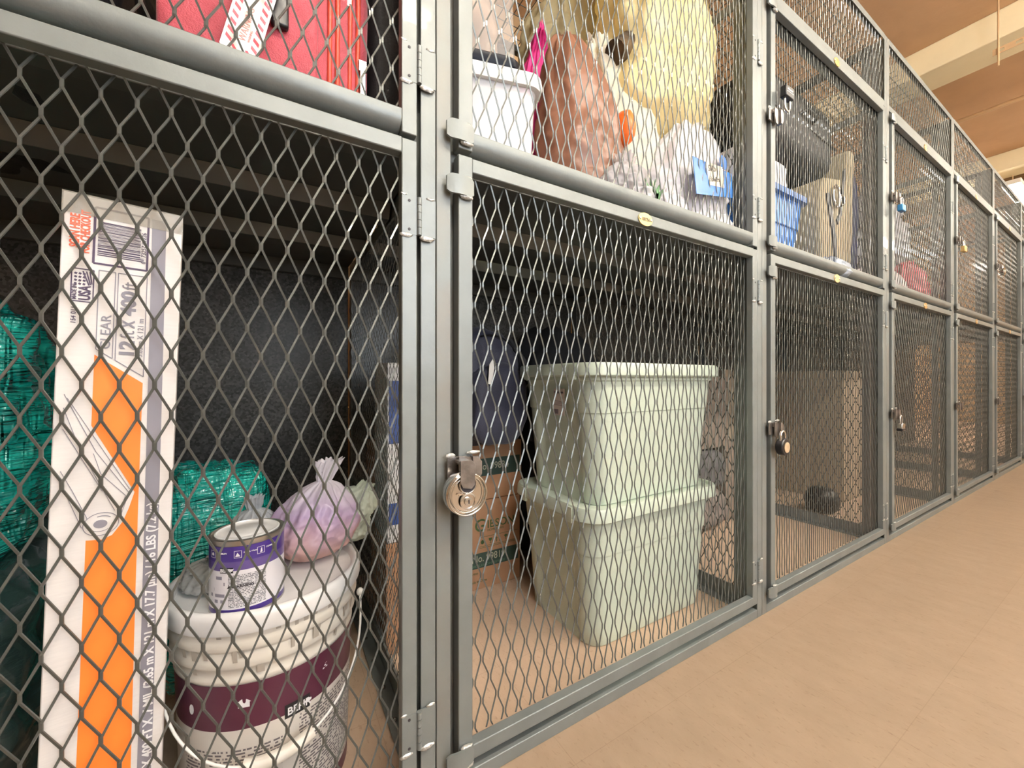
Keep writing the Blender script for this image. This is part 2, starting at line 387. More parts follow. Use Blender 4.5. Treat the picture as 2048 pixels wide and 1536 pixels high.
def hinge_mb():
    mb = MB()     # origin: pin axis, lower end; leaves both sides
    mb.box(-.029, -.002, -.0035, -.001, 0, .064, 0); mb.box(.002, .029, -.0035, -.001, 0, .064, 0)
    for k in range(5):
        mb.lathe([(.0042, k*.0128+.0004), (.0042, (k+1)*.0128-.0004)], 12, 0, T(0, -.004, 0))
    for zz in (.008, .056):
        mb.lathe([(.0024, 0), (.0024, .0006)], 12, 1, T(-.017, -.0035, zz, rx=PI/2))
    random.seed(3)
    for xx, zz, s in ((-.022, -.002, 1), (.014, -.003, 1.2), (.02, .066, .7), (-.026, .066, .5)):
        vs, fs = blob(.006*s, 2); mb.add([(x*1.9, y*.5, z*.7) for x, y, z in vs], fs, 2, T(xx, -.003, zz))
    return mb
def blob(r, sub=2, seed=0, amt=.35, freq=2.2):
    bm = bmesh.new(); bmesh.ops.create_icosphere(bm, subdivisions=sub, radius=1)
    vs = []
    for v in bm.verts:
        p = v.co.normalized(); k = 1 + amt*noise.noise(p*freq + Vector((seed*3.1, seed, 0)))
        vs.append(tuple(p*r*k))
    fs = [tuple(v.index for v in f.verts) for f in bm.faces]; bm.free(); return vs, fs
def tab_mb(seed=0):
    """bent keeper plate that overlaps the post, welded to the free stile"""
    mb = MB(); n = 12; w = .052; h = .034
    ring0, ring1 = [], []
    rows = []
    for k in range(n+1):
        x = -w/2 + w*k/n; e = abs(2*k/n-1); hh = h/2*(1 - .28*max(0, e-.75)/.25)
        yb = -.004 - .005*math.cos((k/n-.5)*PI)
        rows.append([(x, yb, -hh), (x, yb, hh), (x, yb+.004, hh), (x, yb+.004, -hh)])
    mb.loft(rows)
    vs, fs = blob(.007, 2, seed+5); mb.add([(x*1.9, y*.7, z*.6) for x, y, z in vs], fs, 1, T(.013, -.003, -h/2-.001))
    vs, fs = blob(.006, 2, seed+9); mb.add([(x*2.0, y*.7, z*.5) for x, y, z in vs], fs, 1, T(.012, -.003, h/2))
    return mb
def hasp_mb(tongue=False):
    """staple plate on the post and folded eye plate on the door"""
    mb = MB()
    mb.box(-.030, -.002, -.0035, 0, -.018, .020)
    rows = []
    for k in range(9):
        a = PI*k/8
        rows.append([(x, -.004-.026*math.sin(a)*.9, zz) for x, zz in ()])
    mb.prism([(-.006,-.026),(.006,-.028),(.012,-.020),(.016,.004),(.012,.016),(.002,.021),(-.012,.021),(-.012,-.005)], -.012, -.008)
    mb.prism([(.014,-.024),(.022,-.024),(.030,-.012),(.030,.010),(.022,.018),(.012,.020)], -.018, -.004)
    mb.box(-.012, .030, -.008, -.0036, .006, .018)
    if tongue: mb.prism([(-.017,-.027),(-.001,-.030),(.005,-.024),(.007,.010),(-.001,.019),(-.021,.019),(-.021,-.018)], -.0400, -.0372).box(-.019, .002, -.0372, -.010, .012, .0165)
    vs, fs = blob(.006, 3, 4, .2, 4); mb.add([(x*2.2, y*.45, z*.6) for x, y, z in vs], fs, 1, T(.020, -.003, .025))
    vs, fs = blob(.006, 3, 7, .2, 4); mb.add([(x*1.5, y*.45, z*.8) for x, y, z in vs], fs, 1, T(-.024, -.002, .022))
    return mb
def tag_mb(txt):
    mb = MB(); ring = [(.0245*math.cos(2*PI*k/32), .0155*math.sin(2*PI*k/32)) for k in range(32)]
    mb.prism(ring, -.0022, 0, 0)
    for sx in (-1, 1): mb.lathe([(.0036, 0), (.0028, .0016), (.0008, .0020)], 12, 2, T(sx*.0190, -.0022, 0, rx=PI/2))
    if txt: add_text(mb, txt, .0115, 0, -.0042, 1, 0, -.0024, .025, 'CENTER', sx=.85)
    return mb

PH_L = (.0, .0); 
proto = {}
def link_obj(name, me, parent, loc=(0,0,0), rot=(0,0,0)):
    o = bpy.data.objects.new(name, me); COL.objects.link(o); o.parent = parent; o.location = loc; o.rotation_euler = rot; return o

def make_bay(loc, label):
    root = empty('storage_locker', loc, 0, label, 'storage locker', 'mesh storage lockers in one long row')
    pm, me_ = M['paint'], M['mesh']
    # posts: an L of sheet at each side of the bay
    for s in (0, 1):
        mb = MB()
        if s == 0: mb.box(.0008, .0275, 0, .004, 0, 2.31); mb.box(.0008, .004, .004, .055, 0, 2.31); mb.box(.004, .050, .0215, .0245, .03, 1.975)
        else: mb.box(P-.0275, P-.0008, 0, .004, 0, 2.31); mb.box(P-.004, P-.0008, .004, .055, 0, 2.31); mb.box(P-.048, P-.004, .0215, .0245, .03, 1.975)
        mb.build('post', M['paint_scuffed'] if s == 0 else pm, root, bevel=.0012)
    # curb, header, top rail
    MB().box(.0275, P-.0275, .0, .028, 0, .026).build('curb_rail', pm, root, bevel=.0015)
    MB().box(.0275, P-.0275, .0, .003, 1.982, 2.008).box(.0275, P-.0275, .003, .045, 2.004, 2.008).box(.0275, P-.0275, .024, .050, 1.958, 2.004).build('header_rail', pm, root, bevel=.001)
    MB().box(.0275, P-.0275, .0, .003, 2.286, 2.312).box(.0275, P-.0275, .003, .028, 2.308, 2.312).build('top_rail', pm, root, bevel=.001)
    h = expanded(P-.055, .282).build('header_mesh', me_, root, loc=(.0275, .008, 2.006))
    # doors
    for low in (True, False):
        z0, z1 = (ZL0, ZL1) if low else (ZU0, ZU1)
        d = door_frame(z0, z1, not low).build('door', pm, root, bevel=.0018)
        zb = z0 + (FW if low else .034)
        expanded(DX1-FW-DX0-FW-.002+.006, z1-FW-zb+.004).build('mesh_panel', me_, d, loc=(DX0+FW-.001, .0175, zb-.002))
        for hz in ((.117, .988) if low else (1.245, 1.735)):
            hinge_mb().build('hinge', [M['paint'], M['dark_ink'], M['weld']], d, smooth=40, loc=(P-.0315, -.001, hz))
        for tz in ((.070, 1.088) if low else (1.184, 1.945)):
            tab_mb(tz).build('keeper_tab', [M['paint'], M['weld']], d, smooth=45, loc=(.041, -.0095, tz))
        hasp_mb().build('hasp', [M['hasp'], M['weld']], d, smooth=40, loc=(.046, -.010, .588 if low else 1.583), bevel=.0008)
        tag_mb('').build('number_tag', [M['brass'], M['dark_ink'], M['steel']], d, smooth=40, loc=(.528, -.0062, z1-FW/2-.002 if low else z1-FW/2))
    # divider on the left side of the bay
    def divider(x, par):
        dv = MB()
        for (z0, z1) in ((.020, .055), (1.985, 2.015), (2.282, 2.308)):
            dv.box(x-.0025, x+.0025, .056, DEP, z0, z1)
        dv.box(x+P-.036, x+P-.003, .056, DEP-.01, .0005, .005); dv.box(x-.0025, x+.0025, .056, DEP, .002, .022)
        for yy in (.060, DEP-.035): dv.box(x-.0024, x+.0024, yy, yy+.03, .055, 2.285)
        dv.box(x-.0025, x+.0025, .056, DEP, 1.13, 1.165)
        o = dv.build('divider', pm, par)
        for z0, z1 in ((.05, 1.135), (1.16, 2.29)):
            expanded(DEP-.056, z1-z0).build('mesh_panel', me_, o, loc=(x, .056, z0), rot=(0, 0, PI/2))
        for k in range(8):
            MB().lathe([(.006, 0), (.006, .003), (.003, .005)], 8).build('bolt', M['steel'], o, smooth=40, loc=(x+P-.022, .10+k*.105, .005))
        return o
    divider(.0035, root)
    # shelf between the tiers: sheet pan with hat-shaped stiffeners below
    sh = MB(); xa, xb = .006, P-.006
    sh.box(xa, xb, .062, DEP-.006, 1.160, 1.165); sh.box(.03, P-.03, .030, .058, 1.128, 1.165)
    for yy in (.33, .62):
        sh.loft([[(x, yy-.045, 1.1598), (x, yy-.025, 1.128), (x, yy+.025, 1.128), (x, yy+.045, 1.1598)] for x in (xa, xb)])
    sh.box(xa, xb, DEP-.03, DEP-.006, 1.115, 1.160)
    sh.build('shelf', M['shelf'], root, bevel=.001)
    # back: solid sheet behind the lower tier, square wire behind the upper
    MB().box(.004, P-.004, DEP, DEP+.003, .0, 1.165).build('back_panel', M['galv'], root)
    square_mesh(P-.01, 1.14, .05).build('back_mesh', M['mesh'], root, loc=(.005, DEP+.006, 1.168), rot=(PI/2, 0, 0))
    square_mesh(P-.01, DEP-.06, .05).build('roof_mesh', M['mesh'], root, loc=(.005, .05, 2.298))
    rb = MB().box(.006, P-.006, DEP-.02, DEP+.006, 2.28, 2.308)
    rb.box(.006, .012, .05, DEP, 2.272, 2.296)
    rb.box(P-.030, P-.006, .05, DEP-.02, 2.272, 2.296)
    rb.build('roof_rail', M['galv'], root)
    return root

BAY = [
 'grey mesh storage locker nearest the camera, with the paint bucket behind its lower door',
 'grey mesh storage locker with two pale green totes stacked behind its lower door',
 'grey mesh storage locker with a blue tote and khaki bag behind its upper door',
 'grey mesh storage locker with silvery and red plastic bags behind its upper door',
 'grey mesh storage locker whose upper door carries the small gold padlock',
 'grey mesh storage locker whose upper door carries a silver padlock, just past the gold padlock',
 'grey mesh storage locker cut by the right edge of the photo',
]
bays = []
def copy_tree(o, parent=None):
    c = o.copy(); COL.objects.link(c)
    if parent: c.parent = parent
    for ch in list(o.children): copy_tree(ch, c)
    return c
first = make_bay((X0-P, 0, 0), BAY[0])
for i in range(7):
    if i == 0: r = first
    else:
        r = copy_tree(first); r.location = (X0-P+i*P, 0, 0); r['label'] = BAY[i]
    bays.append(r)
# number plates that can be read
def find(root, path):
    res = [root]
    for p in path: res = [c for r in res for c in r.children if c.name.split('.')[0] == p]
    return res
for t in find(bays[1], ['door', 'number_tag']):
    if t.location.z < 1.3:
        t.data = tag_mb('1017N').build('number_tag_plate', [M['brass'], M['dark_ink'], M['steel']], None).data
        for o in [o for o in bpy.data.objects if o.name.startswith('number_tag_plate')]: bpy.data.objects.remove(o)
def rephase(bay, dx, dz):
    for o in find(bay, ['door', 'mesh_panel']):
        if o.parent.data.name.startswith('door') and o.location.z < .5:
            me = expanded(DX1-FW-DX0-FW-.002+.006, (ZL1-FW)-(ZL0+FW)+.004, (dx, dz)).build('mesh_panel_sheet', M['mesh'], None)
            o.data = me.data; bpy.data.objects.remove(me)
rephase(bays[0], .0134, .0667); rephase(bays[1], .0091, .016)
for o in find(bays[1], ['door', 'hasp']):
    if o.location.z < 1:
        q = hasp_mb(True).build('hasp_with_tongue', [M['hasp'], M['weld']], None, smooth=40); o.data = q.data; bpy.data.objects.remove(q)
bpy.context.view_layer.update()

# ------------------------------------------------------------------ shapes for soft goods
def softbox(w, d, h, e=5, sub=5, amt=.02, fr=4, seed=0, fine=.0, ffr=16):
    bm = bmesh.new(); bmesh.ops.create_icosphere(bm, subdivisions=sub, radius=1)
    vs = []; off = Vector((seed*7.3, seed*2.1, seed))
    for v in bm.verts:
        p = v.co; r = (abs(p.x)**e + abs(p.y)**e + abs(p.z)**e)**(-1/e); q = p*r
        x = Vector((q.x*w/2, q.y*d/2, q.z*h/2)); sc = min(w, d, h)
        k = 1 + amt*noise.noise(q*fr*.6 + off)*2
        x = x*k + p.normalized()*sc*fine*(abs(noise.noise(q*ffr*.3+off)) - .2)
        vs.append((x.x, x.y, x.z + h/2))
    fs = [tuple(v.index for v in f.verts) for f in bm.faces]; bm.free()
    mb = MB(); mb.add(vs, fs); return mb
def sack(rx, ry, h, seed, neck=.80, nr=.12, flare=.28, lean=(0, 0), wr=.10, npl=11, full=.45, nu=110, nv=84, flat=.22, asym=.12):
    """tied or gathered bag: belly, pleats running into a neck, ruffled top"""
    off = Vector((seed*5.7, seed*1.3, seed*9.1)); rings = []
    for k in range(nv+1):
        t = k/nv
        if t < flat: prof = math.sqrt(max(.0, 1-((flat-t)/flat)**2))*.96 + .04*(t/flat)
        elif t < neck:
            q = (t-flat)/(neck-flat); prof = (1-nr)*max(0, math.cos(q*PI/2))**full + nr
            if q > .98: prof = max(prof, nr)
        else:
            q = (t-neck)/(1-neck); prof = nr + (flare-nr)*q**.8
        prof = max(prof, .03)
        g = min(1, max(0, (t-.25)/(neck-.25))) if t < neck else 1
        ring = []
        for i in range(nu):
            a = 2*PI*i/nu; d0 = Vector((math.cos(a), math.sin(a), 0))
            pl = .5*math.sin(npl*a + 2.2*noise.noise(Vector((math.cos(a)*1.5, math.sin(a)*1.5, t*2))+off)*2.5)
            pl += .5*math.sin((npl*1.7//1)*a + 3*noise.noise(Vector((a, t*2.5, 3))+off))
            q3 = Vector((math.cos(a)*rx, math.sin(a)*ry, t*h))/max(rx, ry)
            low = noise.noise(q3*1.3 + off); rid = abs(noise.noise(q3*3.1 + off*2)); rid2 = abs(noise.noise(q3*6.5 + off*3))
            rr = prof*(1 + asym*low*1.6 + wr*(.35 - rid)*1.5 + wr*.5*(.3-rid2) + pl*.16*g*(1 if t < neck else 1.3))
            lx = lean[0]*t*t; ly = lean[1]*t*t
            ring.append((rx*rr*d0.x + lx, ry*rr*d0.y + ly, h*t + (h*.02*pl*g if t > .9 else 0)))
        rings.append(ring)
    mb = MB(); mb.loft(rings, cap0=True, cap1=False); return mb
def floorclip(mb, z=0.0):
    mb.v = [(x, y, max(z, zz)) for x, y, zz in mb.v]; return mb

SZ = 1.1655       # top of the shelf deck
# ================================================================== locker 1, lower tier
# long white carton of clear sheeting -------------------------------------------------
M['carton_white'] = mat('white_cardboard', (.66,.63,.62), .55, var=.05, vscale=30, stretch=(1,1,12), bump=.04, bscale=40)
M['grey_ink'] = mat('grey_print', (.22,.21,.25), .5); M['orange'] = mat('orange_print', (.92,.22,.03), .5)
M['red_orange'] = mat('red_orange_print', (.85,.12,.05), .5); M['purple_ink'] = mat('purple_black_print', (.06,.035,.08), .5)
M['white_ink'] = mat('white_print', (.75,.74,.76), .5); M['lt_ink'] = mat('light_grey_print', (.42,.41,.44), .5)
M['tape'] = shell_plastic('clear_tape', (.45,.42,.36), .35, .12)
ct = empty('sheeting_carton', (-.2458, .022, 0), 0, 'tall narrow white carton with orange stripe and barcode standing beside the paint bucket', 'carton')
ct.rotation_euler = (0, math.radians(1.7), math.radians(8.5))
b = MB(); b.box(0, .111, 0, .082, .0, .972, 0); b.build('carton_body', [M['carton_white']], ct, bevel=.0015)
pr_ = MB()
def poly(pts, mi, y=-.0004): pr_.prism(pts, y, -.0001, mi)
def line(x0, y0, x1, y1, w, mi, y=-.0006):
    d = Vector((x1-x0, y1-y0)); l = d.length; d /= l; n_ = Vector((-d.y, d.x))*w/2
    poly([(x0+n_.x, y0+n_.y), (x0-n_.x, y0-n_.y), (x1-n_.x, y1-n_.y), (x1+n_.x, y1+n_.y)], mi, y)
def frame(x0, x1, z0, z1, w, mi, zr=None):
    zr = z0 if zr is None else zr
    line(x0, z1, x1, z1, w, mi); line(x0, z0, x0, z1, w, mi); line(x1, zr, x1, z1, w, mi); line(x0, z0, x1, zr, w, mi)
poly([(.0865,.0),(.0865,.3),(.0802,.960),(.0943,.960),(.0968,.714),(.1005,.3),(.1005,.0)], 1)
poly([(.0321,.776),(.0321,.6877),(.0736,.5996),(.0690,.580),(.0638,.5634),(.0543,.548),(.0448,.5441),(.0315,.546),(.0318,.0),(.0830,.0),(.0785,.45),(.0775,.60),(.0772,.7415)], 2)
frame(.0278, .0768, .890, .960, .0022, 4)
random.seed(11); z = .901
while z < .943:
    hgt = random.choice((.0004,.0004,.0008,.0012)); line(.0310, z, .0700 if z > .906 else .0735, z, hgt, 4, -.0004); z += hgt + random.choice((.0005,.0007,.0011))
add_text(pr_, '0   73257 01226', .0062, .0752, .8985, 4, PI/2, -.0004)
fit_text(pr_, 'SCAN HERE', .0150, .9061, .0078, .0409, 3, bold=.03)
fit_text(pr_, 'FOR CHECKOUT', .0238, .9010, .0076, .0520, 3, bold=.03)
frame(.0101, .0288, .8406, .8805, .0011, 4)
fit_text(pr_, 'MADE IN', .0147, .8426, .0038, .0180, 4, bold=.015)
fit_text(pr_, 'USA', .0262, .8426, .0095, .0180, 4, bold=.03)
for i in range(4):
    for j in range(3): pr_.prism([(.0135+j*.0036+.0016*math.cos(q*PI/2+.4), .862+i*.0042+.0016*math.sin(q*PI/2+.4)) for q in range(4)], -.0004, -.0001, 4)
for i in range(3): line(.0250+i*.0012, .861+i*.001, .0195+i*.003, .878, .0012, 4)
fit_text(pr_, '154 011', .0150, .8140, .0042, .0187, 4)
frame(.0331, .0479, .783, .882, .0009, 1, .772)
frame(.0505, .0775, .770, .8817, .0009, 1, .750)
fit_text(pr_, 'CLEAR', .0455, .7840, .0088, .0430, 1, bold=.006)
fit_text(pr_, '12', .0672, .7775, .0128, .0185, 1, bold=.04)
fit_text(pr_, 'ft', .0672, .7990, .0128, .0100, 1)
fit_text(pr_, 'X', .0668, .8120, .0105, .0105, 1, bold=.04)
fit_text(pr_, '400', .0672, .8285, .0128, .0315, 1, bold=.04)
fit_text(pr_, 'ft', .0672, .8620, .0128, .0100, 1)
fit_text(pr_, '3.65 m X 121 m', .0757, .7756, .0054, .0500, 1, bold=.008)
fit_text(pr_, '12 FT X 400 FT X .7 MIL (3.65 m X 121 m X 17.7 \u00b5m) / 16 LBS (7.2 kg)', .1012, .2030, .0092, .3800, 5, PI/2+.016, -.0008, .02)
for a in ((.0083,.7266,.0370,.655),(.0370,.655,.0685,.5995),(.0110,.7220,.0690,.604),(.0685,.5995,.0623,.5742),(.0654,.5964,.0600,.577),(.0350,.6528,.0420,.627),(.0420,.627,.0654,.5964),
          (.0082,.7101,.0230,.660),(.0230,.660,.0559,.5788),(.0085,.6846,.0442,.6048),(.0080,.6339,.0185,.6087),(.0185,.6087,.0321,.5722),(.0082,.6208,.0275,.562)): line(*a, .0006, 1)
def ell(cx, cz, a, b_, w, mi, n=36, a0=0, a1=2*PI, tilt=.22):
    pts = []
    for k in range(n+1):
        q = a0 + (a1-a0)*k/n; x_, z_ = a*math.cos(q), b_*math.sin(q); pts.append((cx + x_*math.cos(tilt) - z_*math.sin(tilt), cz + x_*math.sin(tilt) + z_*math.cos(tilt)))
    for p_, q_ in zip(pts, pts[1:]): line(*p_, *q_, w, mi)
ell(.0442, .5639, .0158, .0140, .0007, 1); ell(.0442, .5639, .0118, .0100, .0008, 1, 14, .6, 1.7); ell(.0442, .5639, .0105, .0090, .0006, 1, 14, 3.6, 5.2)
poly([(.0436+.0062*math.cos(q*PI/10), .5640+.0052*math.sin(q*PI/10)) for q in range(20)], 1)
pr_.box(-.0005, .1115, -.0009, -.0007, .9475, .9725, 6)
pr_.box(-.0005, .1115, -.0009, .083, .9722, .9730, 6)
pr_.build('printing', [M['carton_white'], M['grey_ink'], M['orange'], M['red_orange'], M['purple_ink'], M['white_ink'], M['tape']], ct)

# teal wrapped bundles ----------------------------------------------------------------
def wrapped(name, w, d, h, e, seed, m, loc, rz, label, group=None):
    o = softbox(w, d, h, e, 5, .06, 3, seed, .10, 12).build(name, m, None, smooth=180, loc=loc, rot=(0, 0, rz))
    return tag(o, label, 'bundle', group)
lowb = wrapped('wrapped_bundle', .34, .36, .46, 6, 3, M['film_dark'], (-.50, .34, 0), .1, 'dark film-wrapped bundle on the locker floor under the shiny teal one')
wrapped('wrapped_bundle', .36, .34, .46, 3.2, 5, M['film_teal'], (-.515, .34, .425), .2, 'shiny teal stretch-wrapped bundle left of the tall white carton')
wrapped('wrapped_bundle', .245, .25, .54, 3.4, 9, M['film_teal'], (-.135, .59, 0), .3, 'shiny teal stretch-wrapped bundle behind the paint bucket')
tag(softbox(.20, .20, .62, 4, 4, .06, 3, 4, .08).build('plastic_wrapped_roll', plastic_film('smoky_film', (.10,.12,.12), .3, .2, .6), None, smooth=180, loc=(-.365, .72, 0)),
    'dark smoky plastic roll standing between the two teal bundles', 'roll')

# paint bucket -------------------------------------------------------------------------
BX, BY, BR = -.004, .222, .150
M['bucket'] = mat('cream_white_plastic', (.74,.70,.63), .38, var=.10, vscale=6)
M['lidw'] = mat('dusty_white_lid', (.80,.79,.78), .4, col2=(.62,.62,.63), vscale=9)
M['drip'] = mat('grey_paint_drips', (.42,.38,.33), .4)
M['maroon'] = mat('maroon_label', (.095,.022,.045), .35); M['bprint'] = fine_print('bucket_fine_print', (.62,.58,.53), (.13,.11,.12), 190, 60, .55)
M['blabel'] = mat('white_label', (.64,.60,.55), .4)
bk = empty('paint_bucket', (BX, BY, 0), 0, 'large white plastic paint bucket with maroon label, drips and wire handle', 'bucket')
b = MB()
b.lathe([(.126,0),(.132,.006),(.1405,.268),(.1425,.270),(.1425,.276),(.1410,.279),(.1420,.290),(.1455,.294),(.1480,.298),(.1470,.308),(.1450,.320),(.1480,.323),(.1510,.327),(.1500,.338),(.1475,.348),(.1500,.356)], 96)
pail = b
b = MB()
b.lathe([(.1500,.352),(.1560,.353),(.1575,.358),(.1578,.376),(.1560,.383),(.1510,.386),(.1450,.384),(.1425,.378),(.1400,.3735),(.060,.3728),(.0005,.3728)], 96, cap1=False)
b.build('lid', M['lidw'], bk, smooth=50)
# label and print, on the pail wall (slight taper)
RL = lambda z: .132 + (.1405-.132)*(z-.006)/.262 + .0007
b = MB(); cpatch(b, RL(.195), -1.9, 1.9, .195, .267, 0, 60, RL(.267)); cpatch(b, RL(.015), -1.9, 1.9, .015, .195, 1, 60, RL(.195))
cpatch(b, RL(.03)+.0002, -1.0, .12, .030, .165, 2, 30, RL(.165)+.0002); cpatch(b, RL(.03)+.0002, .30, 1.5, .030, .186, 2, 30, RL(.186)+.0002)
cpatch(b, RL(.012)+.0003, .5, 1.9, .0, .026, 0, 30, RL(.026)+.0003)
R0 = RL(.2)+.0008
cpatch(b, RL(.190)+.0006, .14, .42, .188, .211, 3, 10, RL(.211)+.0006)
add_ctext(b, 'BEHR', .017, R0+.0006, .165, .1935, 4, .02, sx=.9)
vs, fs = blob(.004, 2, 2); 
for a, s in ((.395, 1),): 
    w_ = wrap(R0+.0006); b.add([w_((a*R0 + x*1.5*s, y*.08-.0003, .201 + z*.8*s)) for x, y, z in vs], fs, 4)
def cpoly(mb, pts, R, a, z, mi):
    w_ = wrap(R); n = len(pts)
    mb.add([w_((a*R+u, -.0003, z+v)) for u, v in pts], [tuple(range(n))], mi)
house = [(-.008,-.006),(.008,-.006),(.008,.002),(.010,.002),(0,.010),(-.010,.002),(-.008,.002)]
cpoly(b, house, R0+.0003, -.26, .236, 4)
cpoly(b, [(.005*math.cos(q*PI/6), .008*math.sin(q*PI/6)) for q in range(12)], R0+.0003, -.86, .226, 4)
for dx, dz in ((-.009,.006),(-.005,.0075),(.006,.006),(0,0),(.003,-.003),(-.003,-.004),(.002,.004)): cpoly(b, [(dx-.002,dz-.001),(dx+.002,dz-.001),(dx+.0015,dz+.0015),(dx-.001,dz+.0012)], R0+.0003, .62, .240, 4)
b.build('label', [M['maroon'], M['blabel'], M['bprint'], M['black'], M['white_ink']], bk, smooth=60)
random.seed(5); b = pail
for k in range(26):
    a = random.uniform(-1.1, 1.4); z1, R_ = random.choice(((.356,.1505),(.356,.1505),(.3265,.1512),(.3265,.1512),(.2975,.1482)))
    wd = random.uniform(.002, .006); ln = random.uniform(.009, .022)
    cpatch(b, R_-.0022, a-wd/R_, a+wd/R_, z1-ln, z1, 1, 4, R_)
b.build('pail', [M['bucket'], M['drip']], bk, smooth=50)
# handle: wire bail hanging down in front, plastic grip
b = MB(); pts = []
for k in range(41):
    q = PI*k/40; a = -1.45 + 2.9*k/40; drop = math.sin(q)
    R_ = .155 + .010*drop
    pts.append((R_*math.sin(a)*(1.02), -R_*math.cos(a), .305 - .150*drop**.8))
b.tube(pts, .0021, 8)
for s in (-1,): vs, fs = blob(.007, 2, 1, 0); b.add([(x, y, z*1.2) for x, y, z in vs], fs, 0, T(*pts[s]))
b.build('wire_handle', M['white'], bk, smooth=60)
b = MB(); b.tube([pts[k] for k in range(17, 26)], .010, 14); b.build('grip', M['bucket'], bk, smooth=60, bevel=0)

# small paint can on the lid ---------------------------------------------------------------
CR, CH = .0525, .118
can = empty('paint_can', (-.037, .140, .3736), math.radians(-10), 'small metal paint can with purple and white label standing on the bucket lid', 'paint can')
can.rotation_euler = (0, 0, math.radians(-6))
M['canmetal'] = mat('tin', (.55,.52,.48), .3, .9); M['cpurple'] = mat('purple_label', (.055,.028,.21), .3, coat=.3); M['cpurple2'] = mat('mid_purple_label', (.11,.075,.25), .3, coat=.3)
M['cwhite'] = mat('white_can_label', (.72,.70,.74), .35, coat=.3); M['cprint'] = fine_print('can_fine_print', (.62,.61,.64), (.12,.12,.14), 430, 150, .56)
M['clines'] = fine_print('can_columns', (.70,.68,.73), (.25,.24,.3), 110, 25, .5)
b = MB(); b.lathe([(CR,0),(CR+.0010,.002),(CR,.004),(CR,CH-.008),(CR+.0012,CH-.006),(CR+.0012,CH),(CR-.002,CH+.0010),(CR-.004,CH-.004),(CR-.008,CH-.005)], 72); b.build('can_body', M['canmetal'], can, smooth=40)
b = MB(); b.lathe([(CR-.009,CH-.006),(CR-.0065,CH+.0004),(CR-.0085,CH+.0014),(CR-.0105,CH-.0002),(.030,CH-.0006),(.029,CH+.0002),(.0005,CH+.0002)], 64, cap1=False); b.build('can_lid', M['lidw'], can, smooth=50)
b = MB(); r = CR+.0003
cpatch(b, r, -PI, PI, .004, .012, 0, 72); cpatch(b, r, -PI, PI, .012, .072, 1, 72); cpatch(b, r, -PI, PI, .072, .086, 5, 72); cpatch(b, r, -PI, PI, .086, CH-.0085, 0, 72)
cpatch(b, r+.0002, -.36, .62, .014, .066, 2, 24); cpatch(b, r+.0002, -.98, -.45, .018, .064, 3, 12)
add_ctext(b, '\u26a0 WARNING' if False else 'WARNING', .0062, r+.0003, -.26, .0455, 6, .02)
cpoly(b, [(-.003,-.0022),(.003,-.0022),(0,.003)], r+.0003, -.33, .0475, 6)
cpatch(b, r+.0004, -.60, -.22, .0690, .0775, 4, 8)
add_ctext(b, 'BEHR', .0075, r+.0006, -.585, .0708, 7, .02, sx=.9)
cpoly(b, [(-.003,0),(-.001,.002),(.003,.0022),(.004,.003),(.0035,.0008),(.002,-.001),(.0015,-.002),(-.001,-.001),(-.002,-.002)], r+.0006, -.275, .0735, 7)
def ring_sq(a, z, w_, h_, t=.0006):
    for (u0,u1,v0,v1) in ((-w_,w_,h_-t,h_),(-w_,w_,-h_,-h_+t),(-w_,-w_+t,-h_,h_),(w_-t,w_,-h_,h_)): cpoly(b, [(u0,v0),(u1,v0),(u1,v1),(u0,v1)], r+.0004, a, z, 7)
for a, pts_ in ((-.86, [(q[0]*.28, q[1]*.32) for q in house]), (-.10, [(-.0035,-.0035),(.0035,-.0035),(-.0005,.0028)]), (.48, [(-.0012,-.004),(.0022,-.0035),(.0015,.0035),(.0002,.003)])):
    ring_sq(a, .0975, .0052, .0056); cpoly(b, pts_, r+.0004, a, .0975, 7)
for a, t1 in ((-.72,'DURABILITY'),(.04,'Stain & Water'),(.62,'COVERAGE')): add_ctext(b, t1, .0032, r+.0004, a, .0985, 7, .01)
b.build('label', [M['cpurple'], M['cwhite'], M['cprint'], M['clines'], M['black'], M['cpurple2'], M['dark_ink'], M['white_ink']], can, smooth=60)

# knotted plastic bags on the bucket lid -----------------------------------------------------
def bagobj(name, mb, m, loc, label, cat='plastic bag', group=None, rot=(0,0,0)):
    return tag(mb.build(name, m, None, smooth=180, loc=loc, rot=rot), label, cat, group)
M['bag_lilac'] = plastic_film('lilac_film', (.70,.56,.74), .3, .4, .35, 9)
def two_tone():
    m = plastic_film('lilac_peach_film', (.7,.56,.74), .3, .35, .3, 9); nt = m.node_tree; N = nt.nodes; L = nt.links
    tc = N.new('ShaderNodeTexCoord'); sp = N.new('ShaderNodeSeparateXYZ'); L.new(tc.outputs['Object'], sp.inputs[0])
    nz = N.new('ShaderNodeTexNoise'); nz.inputs['Scale'].default_value = 8; L.new(tc.outputs['Object'], nz.inputs['Vector'])
    ad = N.new('ShaderNodeMath'); ad.operation = 'MULTIPLY_ADD'; ad.inputs[1].default_value = .08; L.new(nz.outputs['Fac'], ad.inputs[0]); L.new(sp.outputs['Z'], ad.inputs[2])
    r = N.new('ShaderNodeValToRGB'); e = r.color_ramp.elements
    e[0].position = .07; e[0].color = (.80,.50,.42,1); e[1].position = .13; e[1].color = (.66,.50,.76,1); x = r.color_ramp.elements.new(.19); x.color = (.80,.76,.84,1)
    L.new(ad.outputs[0], r.inputs['Fac'])
    for nd in N:
        if nd.type in ('BSDF_PRINCIPLED',): L.new(r.outputs['Color'], nd.inputs['Base Color'])
        if nd.type == 'BSDF_TRANSLUCENT': L.new(r.outputs['Color'], nd.inputs['Color'])
    return m
